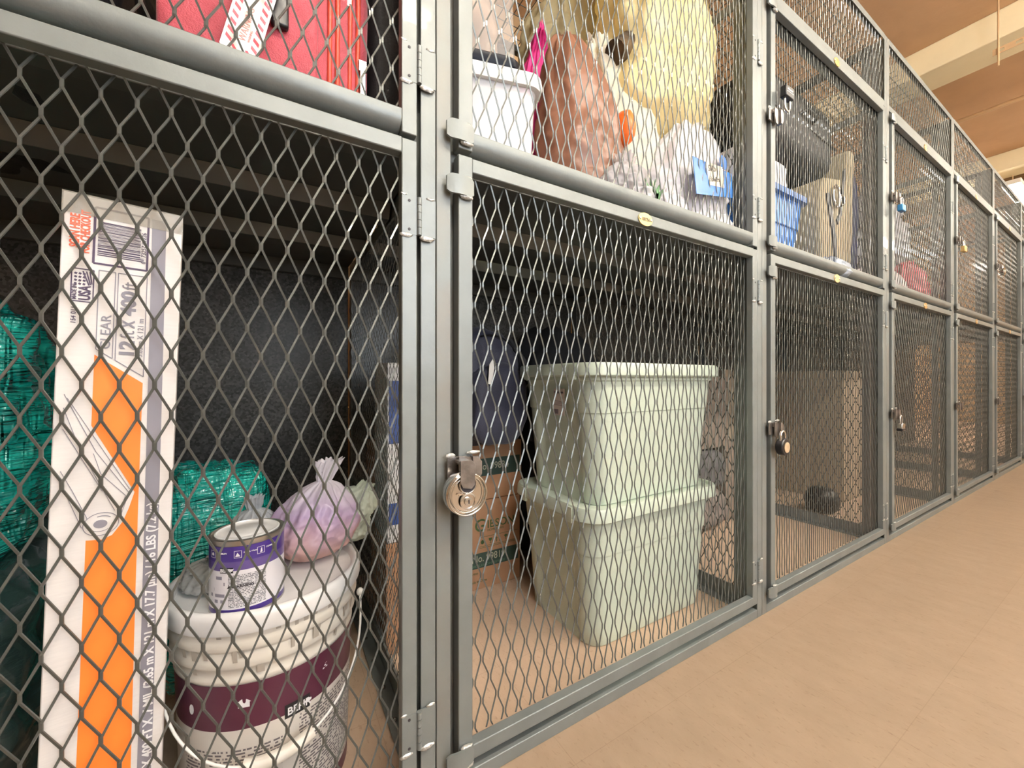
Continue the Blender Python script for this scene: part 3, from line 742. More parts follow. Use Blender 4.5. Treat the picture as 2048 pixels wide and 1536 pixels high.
bagobj('plastic_bag', sack(.078, .070, .195, 3, .78, .16, .32, (.035, .02), .14, 9, .6), two_tone(), (.070, .262, .374), 'lilac and peach translucent plastic bag knotted on the bucket lid')
bagobj('plastic_bag', sack(.052, .050, .135, 8, .88, .3, .25, (.02, .0), .14, 8, .45), plastic_film('greenish_white_film', (.68,.76,.68), .28, .35, .4, 10), (.122, .295, .386), 'greenish white plastic bag bulging over the right rim of the bucket', rot=(0, .35, 0))
bagobj('plastic_bag', sack(.05, .05, .13, 5, .8, .2, .3, (.0, .0), .14, 8, .5), plastic_film('grey_clear_film', (.55,.57,.60), .25, .4, .5, 12), (-.035, .305, .374), 'greyish clear plastic bag behind the small paint can')
bagobj('plastic_liner', sack(.055, .06, .045, 6, .9, .5, .5, (0, 0), .22, 6, .5), plastic_film('clear_film', (.55,.55,.54), .25, .4, .6, 14), (-.082, .235, .374), 'crumpled clear plastic lying on the left of the bucket lid', 'plastic sheet')

# ================================================================== locker 1, upper tier
M['red_fabric'] = mat('red_nylon', (.52,.055,.085), .55, bump=.25, bscale=500, var=.18, vscale=6, sheen=.3)
M['red_trim'] = mat('orange_red_piping', (.62,.07,.035), .4); M['blk_fabric'] = mat('black_fabric', (.012,.012,.014), .7, bump=.2, bscale=300)
sc_ = empty('suitcase', (0.0, .19, SZ), 0, 'red soft-sided suitcase with a striped hazard tag on the shelf above the carton', 'suitcase')
softbox(.295, .24, .62, 12, 5, .006, 3, 2, .01).build('shell', M['red_fabric'], sc_, smooth=180)
b = softbox(.20, .03, .50, 10, 5, .01, 3, 5); b.build('front_pocket', M['red_fabric'], sc_, smooth=180, loc=(-.038, -.122, .02))
b = MB()
for xx in (.080, .092, .112, .125): b.tube([(xx, -.119+(.004 if xx > .11 else 0), .012), (xx+.002, -.121, .3), (xx, -.119, .60)], .0042, 8)
b.build('piping', M['red_trim'], sc_, smooth=60)
b = MB(); b.box(.126, .140, -.126, -.123, .115, .135); b.box(.128, .138, -.127, -.123, .07, .115); b.build('zip_pull', M['steel'], sc_, bevel=.001)
b = MB(); b.box(-.004, .020, -.150, -.138, .120, .19); b.build('handle', M['black'], sc_, bevel=.004)
tg = MB(); W_, H_ = .046, .150
tg.prism([(-W_/2+.003,0),(W_/2-.003,0),(W_/2,.003),(W_/2,H_),(-W_/2,H_),(-W_/2,.003)], 0, .0012, 0)
for k in range(10):
    z = .012 + k*.0125
    for x0 in (-.0195, .0115): tg.prism([(x0,z+.006),(x0+.008,z),(x0+.008,z+.0052),(x0,z+.0112)], -.0004, 0, 1)
for x0 in (-.012, .006): tg.prism([(x0,.010),(x0+.010,.0),(x0+.014,.0),(x0+.003,.012)], -.0004, 0, 1)
for x0 in (-.010, -.002, .006): tg.prism([(x0-.004,.124),(x0+.006,.106),(x0+.009,.106),(x0-.001,.124)], -.0004, 0, 1)
add_text(tg, 'WARNING', .0125, .0035, .022, 2, PI/2, -.0003, .0, sx=.9); add_text(tg, 'WARNING', .004, .0085, .024, 2, PI/2, -.0003)
tg.build('hazard_tag', [M['white'], mat('red_stripe', (.75,.05,.09), .4), mat('pale_red_print', (.75,.35,.32), .4)], sc_, loc=(-.044, -.160, .046), rot=(0, math.radians(13), 0))
tag(softbox(.42, .55, .60, 5, 5, .05, 3, 7, .06).build('duffel_bag', M['blk_fabric'], None, smooth=180, loc=(-.42, .37, SZ)), 'black bag on the shelf to the left of the red suitcase', 'bag')
b = MB(); b.lathe([(.014,0),(.016,.004),(.015,.02),(.008,.026)], 20)
tag(softbox(.078, .70, .66, 8, 4, .01, 3, 8).build('duffel_bag', M['blk_fabric'], None, smooth=180, loc=(.1945, .46, SZ)), 'black bag between the red suitcase and the mesh divider', 'bag')

# ================================================================== locker 2, lower tier
M['sage'] = mat('sage_plastic', (.55,.62,.52), .34, 0, .5, bump=.04, bscale=180)
M['paper'] = mat('sticker_paper', (.62,.52,.46), .5)
def tote(loc, rz, label, sticker=False):
    t = empty('storage_tote', loc, rz, label, 'storage tote', 'pale green totes')
    def ring(w, d, r, z, inset):
        pts = rrect(w, d, r, 7, 0, 0, z); out = []
        # densify the straight end walls so that the handle bay can be pressed in
        n = len(pts)
        for i in range(n):
            a, c = Vector(pts[i]), Vector(pts[(i+1) % n]); out.append(a)
            if (c-a).length > .1:
                for q in range(1, 24): out.append(a.lerp(c, q/24))
        res = []
        for p in out:
            if abs(p.x) > w/2-.002 and inset > 0:
                q = abs(p.y); k = 1 if q < .085 else max(0, 1-(q-.085)/.018)
                p = Vector((p.x - math.copysign(inset*k, p.x), p.y, p.z))
            elif abs(abs(p.y)-d/2) < .002 and inset > 0 and abs(p.x) < w/2-.12: pass
            res.append(tuple(p))
        return res
    b = MB(); rings = []
    for z, w, d, r, ins in ((0,.482,.305,.045,.0),(.004,.490,.313,.05,.006),(.06,.497,.320,.05,.010),(.245,.520,.342,.052,.012),(.258,.522,.344,.052,.012),(.2600,.528,.350,.054,.012),(.335,.540,.360,.055,.012),(.347,.542,.362,.055,.003),(.350,.556,.376,.058,.0),(.362,.558,.378,.058,.0)):
        rings.append(ring(w, d, r, z, ins))
    b.loft(rings); b.build('tub', M['sage'], t, smooth=38)
    b = MB(); rr = []
    for z, w, d, r in ((.360,.566,.386,.06),(.360,.580,.400,.066),(.3645,.592,.412,.07),(.392,.588,.408,.07),(.3985,.580,.400,.066),(.3990,.556,.376,.058),(.3920,.548,.368,.055),(.3915,.40,.24,.03)):
        rr.append(rrect(w, d, r, 8, 0, 0, z))
    b.loft(rr, cap0=False)
    for sx in (-1, 1):
        for yy in (-.115, .115): b.box(sx*.293-.004, sx*.293+.004, yy-.012, yy+.012, .352, .394)
    b.build('lid', M['sage'], t, smooth=35)
    if sticker:
        s = MB(); s.box(-.026, .026, -.0012, 0, -.04, .04, 0)
        add_text(s, 'brightroom', .0105, -.024, .026, 1, 0, -.0014, .02, sx=.92);
        for k in range(9): s.box(-.024+k*.0024, -.0226+k*.0024, -.0014, -.0012, -.036, -.022, 1)
        for k in range(4): s.box(-.024, .02-.004*(k % 2), -.0014, -.0012, .002-k*.004, .003-k*.004, 1)
        s.build('sticker', [M['paper'], M['purple_ink']], t, loc=(-.2655, -.020, .285), rot=(0, math.radians(0), -PI/2)).rotation_euler = (math.radians(0), 0, -PI/2)
    return t
tote((.992, .306, 0), 0, 'pale green lidded tote standing on the locker floor, lower of the two')
tote((1.000, .303, .3922), 0, 'pale green lidded tote with a small sticker, stacked on the other tote', True)
M['kraft'] = mat('brown_cardboard', (.40,.22,.12), .7, var=.08, vscale=20, bump=.05, bscale=60)
M['green_ink'] = mat('dark_green_print', (.05,.10,.03), .6); M['green_band'] = mat('green_band_print', (.035,.065,.05), .6)
def kraft_box(name, x0, x1, y0, y1, z0, z1, label, printer=None, extra=(), m=None, cat='carton', group=None):
    t = empty(name, (x0, y0, z0), 0, label, cat, group)
    w, d, h = x1-x0, y1-y0, z1-z0
    MB().box(0, w, 0, d, 0, h).build('box_body', m or M['kraft'], t, bevel=.002)
    b = MB(); b.box(-.0004, w+.0004, d/2-.025, d/2+.025, h, h+.0006, 0); b.build('packing_tape', mat_tape, t)
    if printer: b = MB(); printer(b, w, h); b.build('printing', list(extra), t)
    return t
mat_tape = mat('brown_packing_tape', (.42,.26,.13), .25)
def gib(b, w, h):
    u = w-.19
    add_text(b, 'G', .062, u, .205, 0, 0, -.0005, .01); add_text(b, 'IBSON', .040, u+.05, .212, 0, 0, -.0005, .008)
    add_text(b, 'HOMEWARES', .011, u+.052, .200, 0, 0, -.0005)
    for k in range(4):
        cx = u+.032+k*.032
        if k == 0: b.prism([(cx+.007*math.cos(q*PI/4), .165+.008*math.sin(q*PI/4)) for q in range(8)], -.0006, 0, 0)
        if k == 1: b.prism([(cx-.007,.174),(cx-.005,.166),(cx-.001,.163),(cx-.001,.158),(cx-.005,.156),(cx+.005,.156),(cx+.001,.158),(cx+.001,.163),(cx+.005,.166),(cx+.007,.174)], -.0006, 0, 0)
        if k == 2: [b.prism([(cx+s-.0015,.156),(cx+s+.0015,.156),(cx+s+.0015,.168),(cx+s+.004,.168),(cx+s,.175),(cx+s-.004,.168),(cx+s-.0015,.168)], -.0006, 0, 0) for s in (-.006,.006)]
        if k == 3: b.prism([(cx-.008,.172),(cx-.001,.164),(cx-.001,.156),(cx+.001,.156),(cx+.001,.164),(cx+.008,.172),(cx,.176)], -.0006, 0, 0)
    for zz in (.182, .149, .144): b.box(u-.01+.03, w-.012, -.0006, 0, zz, zz+.0012, 0)
    b.box(.004, w-.008, -.0006, 0, .075, .128, 1)
    add_text(b, 'No. 99819', .036, u-.010, .097, 2, 0, -.0009, .004, sx=.86); add_text(b, 'PORCELAIN DINNERWARE', .012, u-.02, .080, 3, 0, -.0009, .0)
    add_text(b, 'Carton', .012, u-.02, .055, 0, 0, -.0005); add_text(b, 'Made in China', .012, u-.02, .025, 0, 0, -.0005)
def gib2(b, w, h):
    u = w-.19; b.box(.004, w-.008, -.0006, 0, .085, .148, 1)
    add_text(b, 'No. 99834', .036, u, .108, 2, 0, -.0009, .004, sx=.86);
    add_text(b, 'Carton', .012, u-.02, .04, 0, 0, -.0005)
inks = (M['green_ink'], M['green_band'], mat('cream_print', (.40,.40,.30), .6), mat('mid_green_print', (.10,.20,.13), .6))
kraft_box('cardboard_carton', .315, .795, .60, .90, 0, .312, 'brown carton with green printing on the locker floor left of the totes', gib, inks)
kraft_box('cardboard_carton', .300, .805, .605, .90, .3135, .52, 'brown carton with a green band lying under the navy backpack', gib2, inks)
# navy backpack
M['navy'] = mat('navy_nylon', (.022,.024,.050), .55, bump=.2, bscale=400, sheen=.2)
bp_ = empty('backpack', (.585, .60, .521), .25, 'navy backpack with a silver zip pull lying on the brown cartons', 'backpack')
softbox(.34, .26, .40, 3.2, 5, .05, 3, 12, .04).build('body', M['navy'], bp_, smooth=180)
softbox(.24, .10, .26, 3.5, 4, .05, 3, 14, .04).build('front_pocket', M['navy'], bp_, smooth=180, loc=(.02, -.12, .015))
b = MB(); b.tube([(.165*math.sin(q), -.10-.02*math.cos(q), .2+.17*math.cos(q)) for q in [x*.2-.3 for x in range(14)]], .003, 6); b.build('zip', M['black'], bp_, smooth=60)
b = MB(); b.box(-.004, .004, -.002, 0, -.035, 0); b.lathe([(.005,0),(.005,.003)], 12, 0, T(0,-.001,.003, rx=PI/2)); b.build('zip_pull', M['steel'], bp_, loc=(.13, -.155, .20), rot=(0,.1,0), bevel=.0006)
b = MB(); b.tube([(.15,-.05,.37),(.20,-.10,.26),(.205,-.12,.12),(.17,-.14,-.005+.01)], .012, 8); b.build('strap', M['blk_fabric'], bp_, smooth=60)
b = MB(); b.prism([(-.010,0),(.004,-.002),(.016,.05),(.010,.078),(-.004,.06)], -.002, 0); b.build('name_tag', M['white'], bp_, loc=(-.055, -.170, .21))
tag(floorclip(softbox(.42, .34, .95, 3.0, 5, .09, 3.2, 21, .05)).build('refuse_sack', mat('matt_black_cloth', (.008,.008,.009), .9), None, smooth=180, loc=(1.045, .735, 0)), 'black lumpy sack standing behind the pale green totes', 'sack')
# parcel box seen through the divider
def parc(b, w, h):
    b.box(.004, .05, -.0006, 0, h*.55, h*.9, 0); b.box(.055, w-.004, -.0006, 0, h*.30, h*.36, 1); b.box(.004, .05, -.0006, 0, h*.1, h*.22, 0)
wb = kraft_box('parcel_box', .262, .47, .425, .58, .3, .79, 'white parcel box with blue and orange marks seen through the mesh divider', parc, (mat('blue_print', (.03,.07,.25), .5), M['red_orange']), m=mat('white_card', (.62,.62,.62), .5), cat='box')
kraft_box('cardboard_carton', .258, .50, .420, .585, 0, .2995, 'plain brown carton on the locker floor under the white parcel box')

# ================================================================== locker 2, upper tier
M['frost'] = shell_plastic('frosted_plastic', (.86,.84,.86), .80, .3); M['clear'] = shell_plastic('clear_plastic', (.85,.82,.80), .28, .06)
M['linen'] = mat('white_linen', (.80,.78,.82), .7)
bn = empty('storage_bin', (.418, .262, SZ), math.radians(-15), 'frosted plastic bin with a rolled white rim at the left of the shelf', 'storage bin')
b = MB(); rr = [rrect(w, d, .03, 6, 0, 0, z) for z, w, d in ((0,.235,.33),(.004,.245,.34),(.205,.262,.36),(.218,.270,.368))]; b.loft(rr, cap1=False); b.build('tub', M['frost'], bn, smooth=40)
b = MB(); rr = [rrect(w, d, .034, 6, 0, 0, z) for z, w, d in ((.212,.268,.366),(.212,.286,.384),(.224,.292,.390),(.240,.288,.386),(.244,.272,.370),(.236,.262,.360))]; b.loft(rr, cap0=False, cap1=False); b.build('rim', M['white'], bn, smooth=35)
softbox(.225, .32, .185, 8, 4, .03, 3, 3).build('contents', M['linen'], bn, smooth=180, loc=(0, 0, .004))
bn2 = empty('storage_container', (.385, .262, SZ+.2450), math.radians(-15), 'tall clear plastic container with a dark lid standing on the frosted bin', 'storage container')
b = MB(); rr = [rrect(w, d, .03, 6, 0, 0, z) for z, w, d in ((0,.225,.33),(.0,.245,.350),(.006,.252,.357),(.022,.252,.357),(.028,.242,.347))]; b.loft(rr, cap0=True, cap1=True); b.build('lid', mat('navy_black_plastic', (.004,.006,.014), .35, spec=.15), bn2, smooth=35)
b = MB(); rr = [rrect(w, d, .03, 6, 0, 0, z) for z, w, d in ((.0282,.236,.340),(.30,.222,.326),(.32,.218,.322))]; b.loft(rr); b.build('tub', M['clear'], bn2, smooth=40)
softbox(.19, .28, .26, 4, 4, .10, 3, 8, .05).build('contents', mat('tan_garment', (.50,.36,.27), .8, var=.4, vscale=12), bn2, smooth=180, loc=(0, 0, .030))
M['brownbag'] = plastic_film('brown_plastic', (.36,.165,.10), .33, .2, .3, 5, (1.3,1.3,.35), var=.25)
bagobj('plastic_bag', floorclip(sack(.140, .110, .53, 31, .985, .12, .13, (-.075, .0), .06, 5, .50, flat=.10, asym=.08)), M['brownbag'], (.770, .205, SZ), 'tall brown plastic bag between the frosted bin and the yellow bags')
bagobj('fabric_bundle', sack(.062, .05, .70, 17, .96, .10, .12, (.055, .0), .15, 9, .6), mat('magenta_cloth', (.62,.02,.20), .6, bump=.1, bscale=200), (.672, .36, SZ), 'bright magenta cloth hanging behind the brown bag', 'cloth')
tag(softbox(.26, .24, .40, 4, 4, .06, 3, 6).build('cushion', mat('dark_patterned_cloth', (.05,.035,.03), .8, col2=(.012,.01,.01), vscale=30), None, smooth=180, loc=(.64, .60, SZ+.0)), 'dark patterned cushion at the back of the shelf behind the magenta cloth', 'cushion')
tag(softbox(.24, .22, .35, 4, 4, .06, 3, 16).build('cushion', M['blk_fabric'], None, smooth=180, loc=(.62, .62, SZ+.41)), 'black cushion on top of the dark patterned cushion', 'cushion')
M['yellow'] = plastic_film('yellow_plastic', (.97,.85,.50), .35, .45, .3, 7, (1,1,.6))
M['cream'] = plastic_film('cream_plastic', (.97,.92,.78), .35, .45, .25, 7)
bagobj('plastic_bag', sack(.205, .150, .77, 41, .93, .3, .4, (-.05, .02), .12, 7, .22, flat=.16), M['yellow'], (1.090, .215, SZ+.335), 'big yellow plastic bag filling the top right of the shelf')
bagobj('plastic_bag', floorclip(sack(.150, .105, .62, 43, .95, .2, .25, (-.10, .03), .08, 5, .55)), M['cream'], (.955, .215, SZ), 'cream plastic bag between the brown bag and the big yellow bag')
bagobj('plastic_bag', sack(.22, .15, .67, 47, .9, .2, .25, (.0, .0), .12, 8, .5), plastic_film('olive_yellow_plastic', (.62,.56,.36), .35, .4, .3, 7), (.97, .50, SZ+.42), 'dull olive-yellow plastic bag at the back above the brown bag')
bagobj('plastic_bag', floorclip(sack(.20, .17, .42, 48, .9, .2, .25, (.0, .0), .12, 8, .5)), M['cream'], (1.02, .60, SZ), 'cream plastic bag at the back of the shelf')
vs, fs = blob(1, 3, 2, .1); b = MB(); b.add([(x*.030, y*.035, z*.050+.050) for x, y, z in vs], fs)
tag(b.build('ball', mat('orange_plastic', (.85,.16,.02), .4), None, smooth=180, loc=(.850, .135, SZ+.240)), 'orange ball peeking out to the right of the brown bag', 'ball')
b = MB(); b.tube([(.0,0,0),(.06,.01,.05),(.12,.015,.115),(.165,.02,.17)], [.032,.036,.034,.030], 16)
tag(b.build('rolled_cloth', mat('brown_camouflage_cloth', (.12,.07,.025), .8, col2=(.02,.012,.008), vscale=26), None, smooth=60, loc=(.845, .165, 1.690)), 'rolled brown camouflage cloth poking out between the yellow bags', 'rolled cloth')
# white bag with a handwritten label
M['clearbag'] = plastic_film('milky_plastic', (.88,.87,.92), .22, .4, .5, 10)
wbm = bagobj('plastic_bag', floorclip(sack(.165, .085, .37, 51, .95, .25, .3, (.03, .0), .09, 6, .5)), M['clearbag'], (1.110, .125, SZ+.02), 'milky white plastic bag with a blue handwritten label, under the big yellow bag')
lb = MB(); lb.prism([(-.120,-.055),(.085,-.042),(.100,.034),(-.112,.050)], -.0015, 0, 0); lb.prism([(-.045,-.020),(.040,-.018),(.046,.045),(-.045,.046)], -.0022, 0, 1)
lb.prism([(.060+.022*math.cos(q*PI/8), .062+.022*math.sin(q*PI/8)) for q in range(16)], -.0012, 0, 0)
add_text(lb, 'SlAb', .026, -.040, .020, 2, .10, -.0026, .004, sx=.9, shear=.2); add_text(lb, 'FlowErs', .020, -.040, -.010, 2, .12, -.0026, .004, sx=.9, shear=.2)
lo = lb.build('label', [mat('blue_label', (.02,.17,.55), .25, coat=.5), mat('cream_paper', (.62,.54,.42), .5), M['dark_ink']], None, smooth=60)
lo.parent = wbm; lo.location = (-.002, -.103, .142); lo.rotation_euler = (math.radians(-4), math.radians(-8), math.radians(4))
bagobj('plastic_bag', floorclip(sack(.085, .060, .17, 53, .85, .3, .4, (0, 0), .2, 8, .5)), plastic_film('clear_film_grey', (.72,.70,.72), .2, .5, .6, 12), (.800, .085, SZ), 'small clear plastic bag with green leaves beside the brown bag')
b = MB()
for k in range(5):
    a = -.5+.25*k; b.prism([(0,0),(.012,.03),(.006+.03*math.sin(a),.075),(-.008,.03)], 0, .001, 0, T(0, 0, 0, ry=a*.7))
tag(b.build('artificial_leaves', mat('green_leaf', (.05,.16,.05), .5), None, loc=(.835, .020, SZ+.02)), 'green artificial leaves in front of the small clear bag', 'leaves')
bagobj('plastic_bag', floorclip(sack(.120, .050, .115, 57, .95, .5, .5, (0, 0), .15, 7, .5)), plastic_film('white_film', (.84,.83,.86), .35, .35, .3, 9), (1.155, .070, SZ-.025), 'flat white plastic bag at the bottom right of the shelf')
bagobj('plastic_bag', floorclip(sack(.075, .045, .125, 58, .95, .5, .5, (0, 0), .15, 7, .5)), plastic_film('white_film2', (.84,.80,.84), .35, .35, .3, 9), (.945, .070, SZ-.02), 'small white plastic bag below the milky bag')
tag(softbox(.03, .36, .72, 6, 4, .03, 3, 9).build('folded_cloth', mat('dark_red_cloth', (.25,.01,.03), .6), None, smooth=180, loc=(.272, .25, SZ)), 'dark red cloth pressed between the divider and the frosted bin', 'cloth')
tag(floorclip(softbox(.16, .22, .44, 4, 4, .06, 3, 31)).build('duffel_bag', M['blk_fabric'], None, smooth=180, loc=(1.215, .36, SZ)), 'black bag at the right of the shelf beside the divider', 'bag')

# ================================================================== locker 3, upper tier
M['bluep'] = mat('blue_plastic', (.05,.20,.58), .35)
bt = empty('storage_tote', (1.70, .30, SZ), 0, 'bright blue lidded tote on the upper shelf of the third locker', 'storage tote')
b = MB(); rr = [rrect(w, d, .04, 6, 0, 0, z) for z, w, d in ((0,.38,.28),(.005,.39,.29),(.20,.415,.315),(.204,.425,.325),(.31,.44,.34))]; b.loft(rr); b.build('tub', M['bluep'], bt, smooth=38)
b = MB(); rr = [rrect(w, d, .05, 6, 0, 0, z) for z, w, d in ((.31,.45,.35),(.312,.475,.375),(.335,.475,.375),(.34,.46,.36))]; b.loft(rr); b.build('lid', mat('dark_blue_plastic', (.04,.14,.42), .35), bt, smooth=38)
tag(softbox(.38, .28, .15, 6, 4, .03, 3, 36).build('folded_sheet', M['linen'], None, smooth=180, loc=(1.70, .30, SZ+.342)), 'white folded sheet between the blue tote and the black suitcase', 'sheet')
M['khaki'] = mat('khaki_canvas', (.40,.33,.21), .8, bump=.2, bscale=300, var=.15, vscale=9)
kb = empty('canvas_bag', (2.10, .21, SZ), 0, 'tall khaki canvas bag with black straps right of the blue tote', 'canvas bag')
b = MB(); b.prism([(-.15,0),(.13,0),(.165,.20),(.19,.62),(.135,.63),(.115,.48),(-.10,.44),(-.15,.36)], -.13, .13); b.build('body', M['khaki'], kb, bevel=.02, seg=4)
b = MB(); b.prism([(-.12,.36),(-.09,.37),(-.03,.20),(.0,.02),(-.03,.02),(-.06,.20)], -.136, -.131); b.prism([(.05,.50),(.075,.52),(.03,.30),(-.01,.25),(-.02,.27),(.015,.31)], -.136, -.131); b.build('strap', M['black'], kb, bevel=.001)
b = MB(); b.tube([(.030*math.cos(q*PI/10)-.045, -.142, .36+.045*math.sin(q*PI/10)) for q in range(21)], .006, 8, caps=False); b.tube([(.020*math.cos(q*PI/10)+.02, -.140, .36+.02*math.sin(q*PI/10)) for q in range(21)], .004, 8, caps=False); b.build('buckle', M['chrome'], kb, smooth=60)
tag(softbox(.07, .26, .60, 5, 4, .03, 3, 31).build('folded_blanket', mat('navy_quilted_cloth', (.03,.035,.11), .7, var=.5, vscale=20), None, smooth=180, loc=(2.335, .22, SZ)), 'navy folded blanket squeezed between the khaki bag and the divider', 'blanket')
sb = empty('suitcase', (1.93, .33, 1.71), 0, 'black suitcase lying across the blue tote and khaki bag', 'suitcase')
sb.location = (1.875, .30, 1.668); sb.rotation_euler = (0, math.radians(-1.5), math.radians(2))
softbox(.72, .38, .27, 7, 5, .02, 3, 33, .02).build('body', mat('black_nylon', (.008,.008,.009), .6, bump=.2, bscale=300), sb, smooth=180)
b = MB(); b.tube([(-.33,-.185,.12),(0,-.190,.125),(.33,-.185,.12)], .005, 8); b.build('zip', M['black'], sb, smooth=60)
b = MB(); b.tube([(-.06,-.19,.15),(-.05,-.215,.16),(.05,-.215,.16),(.06,-.19,.15)], .008, 8); b.build('handle', M['black'], sb, smooth=60)
bagobj('plastic_bag', floorclip(sack(.12, .06, .09, 61, .95, .5, .5, (0, 0), .2, 7, .5)), plastic_film('grey_blue_film', (.45,.50,.58), .25, .3, .5, 12), (1.96, .062, SZ-.015), 'small crumpled grey plastic bag at the foot of the khaki bag')
# ================================================================== locker 3, lower tier
kraft_box('cardboard_carton', 1.62, 2.02, .52, .90, .40, .76, 'brown carton on top of the grey cushion pile in the third locker', m=mat('dusty_cardboard', (.20,.16,.13), .8))
kraft_box('cardboard_carton', 2.04, 2.38, .54, .90, .0, .42, 'dusty brown carton on the floor at the back right of the third locker', m=mat('dusty_cardboard2', (.24,.19,.15), .8))
kraft_box('cardboard_carton', 2.06, 2.37, .56, .90, .4210, .80, 'dusty brown carton stacked on another at the back right of the third locker', m=mat('dusty_cardboard3', (.26,.21,.15), .8))
tag(softbox(.66, .40, .19, 5, 4, .04, 3, 41).build('cushion', mat('dusty_mauve_fabric', (.20,.165,.15), .85), None, smooth=180, loc=(1.70, .68, .0)), 'dusty mauve seat cushion on the floor of the third locker', 'cushion')
tag(softbox(.64, .40, .20, 5, 4, .04, 3, 42).build('cushion', mat('dark_grey_fabric', (.10,.095,.10), .85), None, smooth=180, loc=(1.70, .68, .192)), 'dark grey seat cushion on top of the mauve cushion', 'cushion')
# ================================================================== locker 4
bagobj('plastic_bag', floorclip(sack(.26, .15, .44, 71, .93, .3, .35, (.0, .0), .28, 13, .5)), plastic_film('silvery_film', (.50,.50,.56), .18, .25, .9, 14), (3.02, .26, SZ+.215), 'crumpled silvery plastic bag on the upper shelf of the fourth locker')
bagobj('plastic_bag', floorclip(sack(.22, .12, .20, 72, .93, .5, .5, (.0, .0), .18, 9, .5)), plastic_film('white_red_film', (.78,.70,.72), .3, .3, .5, 10), (2.90, .20, SZ), 'white plastic bag at the bottom of the fourth upper shelf, left of the red one')
bagobj('plastic_bag', floorclip(sack(.14, .12, .29, 73, .93, .4, .4, (.0, .0), .18, 9, .5)), plastic_film('red_film', (.68,.16,.20), .3, .2, .4, 10), (3.30, .19, SZ), 'red and white plastic bag at the right of the fourth upper shelf')
kraft_box('cardboard_carton', 2.95, 3.40, .35, .80, 0, .80, 'tall pale brown carton in the lower tier of the fourth locker', m=mat('pale_cardboard', (.40,.32,.22), .8))
b = MB(); b.lathe([(.05,0),(.075,.02),(.085,.06),(.075,.10),(.05,.13),(.02,.14)], 32)
tag(b.build('cooking_pot', M['black'], None, smooth=60, loc=(2.66, .35, 0)), 'dark round pot on the floor of the fourth locker', 'pot')

# ================================================================== padlocks
def P_lock(kind, loc, label, rz=0):
    t = empty('padlock', loc, rz, label, 'padlock')
    return t
# discus lock
t = P_lock('disc', (.2830, -.0330, .5480), 'round polished steel disc padlock hanging from the hasp of the second lower door')
b = MB(); R_ = .0345
b.lathe([(.0,-.012),(.024,-.0125),(.0265,-.0130),(.028,-.0118),(.0305,-.0135),(.0335,-.0115),(.0345,-.006),(.0345,.002),(.0335,.006),(.030,.009),(.0005,.0095)], 64, 0, T(rx=PI/2), cap1=False)
# lathe z axis now points to -y: flip so the face looks at the aisle
b.v = [(x*1.10, y, z*1.10) for x, y, z in b.v]
body = b.build('lock_body', M['chrome'], t, smooth=30)
b = MB()
for rr_, tt_ in ((.0350, .0016), (.0300, .0009)): b.tube([(rr_*math.cos(q*PI/32), -.0133, rr_*math.sin(q*PI/32)) for q in range(65)], tt_, 8, caps=False)
b.build('rim', M['chrome'], t, smooth=60)
b = MB(); b.lathe([(.0145,.0),(.0145,.003),(.0120,.0035),(.0118,.0015),(.0075,.0015),(.0072,.0042),(.0045,.0048),(.0005,.0048)], 40, 0, T(0,-.0122,-.011, rx=PI/2), cap1=False)
b.box(-.0008,.0008,-.0178,-.0168,-.0145,-.0075,1); b.build('keyway', [M['chrome'], M['dark_ink']], t, smooth=30)
b = MB(); b.prism([(.0150*math.cos(2*PI*k/32), .0150*math.sin(2*PI*k/32)) for k in range(32)], -.0134, -.0126, 0)
b.build('shackle_window', M['dark_ink'], t, loc=(.0, 0, .0175))
b = MB(); b.tube([(.0150*math.cos(q*PI/16), -.0132, .0175+.0150*math.sin(q*PI/16)) for q in range(33)], .0014, 8, caps=False); b.build('shackle', M['chrome'], t, smooth=60)
b = MB(); add_text(b, 'Master', .0052, -.020, .0005, 0, .0, -.0129, .004, shear=.3); b.build('maker_mark', mat('engraved_brass', (.6,.42,.28), .4), t)
def round_lock(loc, label, rb, face, bodym):
    t = P_lock('round', loc, label)
    b = MB(); b.lathe([(.0005,-.011),(rb*.92,-.011),(rb,-.008),(rb,.008),(rb*.92,.011),(.0005,.011)], 40, 0, T(rx=PI/2), cap0=False, cap1=False); b.build('lock_body', bodym, t, smooth=35)
    b = MB(); b.lathe([(rb*.60,0),(rb*.62,.002),(rb*.45,.0035),(rb*.20,.002),(.0005,.002)], 32, 0, T(0,-.011,-.001, rx=PI/2), cap1=False); b.build('dial', face, t, smooth=40)
    b = MB(); w_ = rb*.52; b.tube([(-w_,0,rb*.7)] + [(-w_*math.cos(q*PI/10), 0, rb*1.3+w_*math.sin(q*PI/10)) for q in range(11)] + [(w_,0,rb*.7)], .0038, 10); b.build('shackle', M['chrome'], t, smooth=60)
    return t
round_lock((1.378, -.033, .532), 'black round padlock with a pale gold face on the third lower door', .027, mat('pale_gold', (.80,.62,.42), .3, .6), M['black'])
def box_lock(loc, label, w_, h_, m, up=False, bumper=None):
    t = P_lock('box', loc, label)
    b = MB(); b.box(-w_/2, w_/2, -.010, .010, -h_, 0); b.build('lock_body', m, t, bevel=.003)
    q0 = w_*.30; s = -1 if up else 1; zb = -h_ if up else 0
    b = MB(); b.tube([(-q0,0,zb-s*.004),(-q0,0,zb+s*.022)] + [(-q0*math.cos(q*PI/10), 0, zb+s*(.022+q0*math.sin(q*PI/10))) for q in range(1,10)] + [(q0,0,zb+s*.022),(q0,0,zb-s*.004)], .0035, 10); b.build('shackle', M['steel'], t, smooth=60)
    if bumper: b = MB(); b.box(-w_/2-.001, w_/2+.001, -.011, .011, -h_-.001, -h_+.012); b.build('bumper', bumper, t, bevel=.003)
    return t
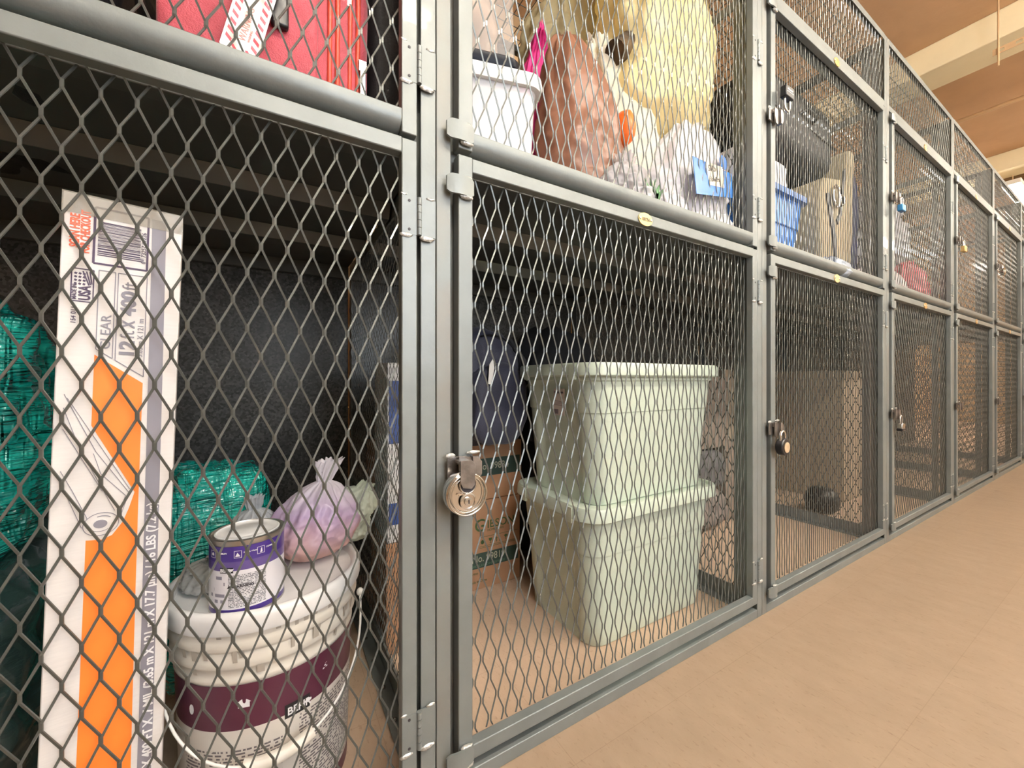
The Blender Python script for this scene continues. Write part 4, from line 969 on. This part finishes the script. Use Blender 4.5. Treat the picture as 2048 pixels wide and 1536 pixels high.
t = box_lock((1.412, -.030, 1.680), 'black rectangular padlock resting upside down above the hasp of the third upper door', .052, .036, M['black'], True)
b = MB(); add_text(b, 'Master', .0095, -.020, -.016, 0, 0, -.0105, .01, shear=.25, sx=1.3); b.box(-.021,.021,-.0104,-.010,-.021,-.0197,0); b.build('maker_mark', M['white_ink'], t)
HX = lambda n: X0 + n*P + .050
box_lock((HX(2)+.018, -.032, 1.545), 'blue-bodied padlock on the fourth upper door', .044, .030, mat('blue_enamel', (.04,.20,.42), .3, .3))
box_lock((HX(2)+.010, -.032, .545), 'laminated steel padlock with black bumper on the fourth lower door', .040, .034, M['steel'], bumper=M['black'])
box_lock((HX(3)+.018, -.032, 1.545), 'gold brass padlock on the fifth upper door', .044, .036, M['brass'])
round_lock((HX(4)+.016, -.033, 1.545), 'silver round padlock on the sixth upper door', .028, M['steel'], M['chrome'])
box_lock((HX(5)+.016, -.032, 1.545), 'steel padlock on the upper door of the locker at the right edge', .044, .034, M['steel'])
box_lock((HX(5)+.016, -.032, .545), 'steel padlock on the lower door of the locker at the right edge', .044, .034, M['steel'])

# ================================================================== ceiling fittings
b = MB(); b.tube([(5.35, RY0+.02, H-.10), (5.35, RY1-.02, H-.10)], .018, 12)
cp = b.build('conduit_pipe', M['pipe'], None, smooth=60); tag(cp, 'tan painted conduit pipe running across the ceiling beyond the first beam', 'pipe')
b = MB(); b.box(5.305, 5.395, -.55, -.43, H-.155, H-.045); o = b.build('junction_box', M['pipe'], cp, bevel=.004)
b = MB(); b.box(-.5, .5, -.002, .002, -.022, .022)
st = empty('perforated_strap', (4.0, -.575, 2.865), PI/2, 'perforated metal strap hanging below the first ceiling beam', 'strap')
b = MB(); n = 14
for k in range(n):
    u0, u1 = -.5+k/n, -.5+(k+1)/n; c_ = (u0+u1)/2; hl = .013
    b.box(u0, c_-hl, -.0015, .0015, -.02, .02); b.box(c_+hl, u1, -.0015, .0015, -.02, .02); b.box(c_-hl, c_+hl, -.0015, .0015, -.02, -.009); b.box(c_-hl, c_+hl, -.0015, .0015, .009, .02)
b.build('strip', M['pipe'], st)
MB().tube([(.475, .006, -.10), (.475, .006, H-2.865)], .005, 8).build('hanger_rod', M['pipe'], st, smooth=60)
MB().tube([(-.475, .006, -.10), (-.475, .006, H-2.865)], .005, 8).build('hanger_rod', M['pipe'], st, smooth=60)
b = MB(); rings = []
for k in range(6):
    pass
for k in range(9): b.tube([(7.35+k*.085, RY0+.02, H-.05), (7.35+k*.085, RY1-.02, H-.05)], .04, 10)
tag(b.build('corrugated_deck', mat('brown_corrugated_metal', (.20,.13,.06), .6), None, smooth=60), 'brown corrugated metal panel under the ceiling past the second beam', 'panel')

# ------------------------------------------------------------------ lights and camera
def tube_light(x, y, z, ln=1.2, power=40, col=(1,.92,.79), along='x'):
    t = empty('ceiling_light', (x, y, z), 0 if along == 'x' else PI/2, None, 'ceiling light', 'fluorescent fixtures on the ceiling')
    MB().box(-ln/2, ln/2, -.07, .07, .02, .07).build('housing', M['white'], t, bevel=.004)
    em = bpy.data.materials.get('tube_glow')
    if not em:
        em = bpy.data.materials.new('tube_glow'); em.use_nodes = True; b = em.node_tree.nodes['Principled BSDF']
        b.inputs['Base Color'].default_value = (1,1,1,1); b.inputs['Emission Color'].default_value = (*col, 1); b.inputs['Emission Strength'].default_value = EM
    for s in (-.035, .035):
        MB().tube([(-ln/2+.02, s, 0), (ln/2-.02, s, 0)], .016, 12).build('tube', em, t, smooth=60)
    return t
EM = 66
LN = 0
for (x, y, ln, lab) in ((.2, -1.6, 1.2, 'assumed twin-tube ceiling light over the aisle nearest the camera'),  # aisle fixtures are out of view: assumed, placed for their light
                        (1.75, -1.6, 1.2, 'assumed twin-tube ceiling light over the aisle beside the second locker'),
                        (3.3, -1.6, 1.2, 'assumed twin-tube ceiling light over the aisle just before the first beam'),
                        (5.7, -1.6, 1.2, 'assumed twin-tube ceiling light over the aisle just before the second beam'),
                        (8.0, -1.6, 1.2, 'assumed twin-tube ceiling light over the far end of the aisle'),
                        (7.5, .22, 1.2, 'twin-tube ceiling light above the far end of the locker row')):
    t = tube_light(x, y, H-.34, ln); t['label'] = lab
    for sx in (-.5, .5): MB().tube([(sx, 0, .07), (sx, 0, .34)], .004, 6).build('hanger', M['pipe'], t)

cam = bpy.data.cameras.new('camera'); co = bpy.data.objects.new('camera', cam); COL.objects.link(co)
cam.sensor_width = 36; cam.lens = 790/2048*36; cam.shift_y = -8/2048; cam.clip_start = .02
co.location = (0, -.66, .743); co.rotation_euler = (PI/2, 0, -math.radians(31.1))
SC.camera = co
w = bpy.data.worlds.new('world'); SC.world = w; w.use_nodes = True
w.node_tree.nodes['Background'].inputs[0].default_value = (.9,.85,.8,1); w.node_tree.nodes['Background'].inputs[1].default_value = .0
vs_ = SC.view_settings; vs_.view_transform = 'Standard'; vs_.look = 'None'; vs_.gamma = 1; vs_.exposure = 1.25; vs_.use_curve_mapping = False
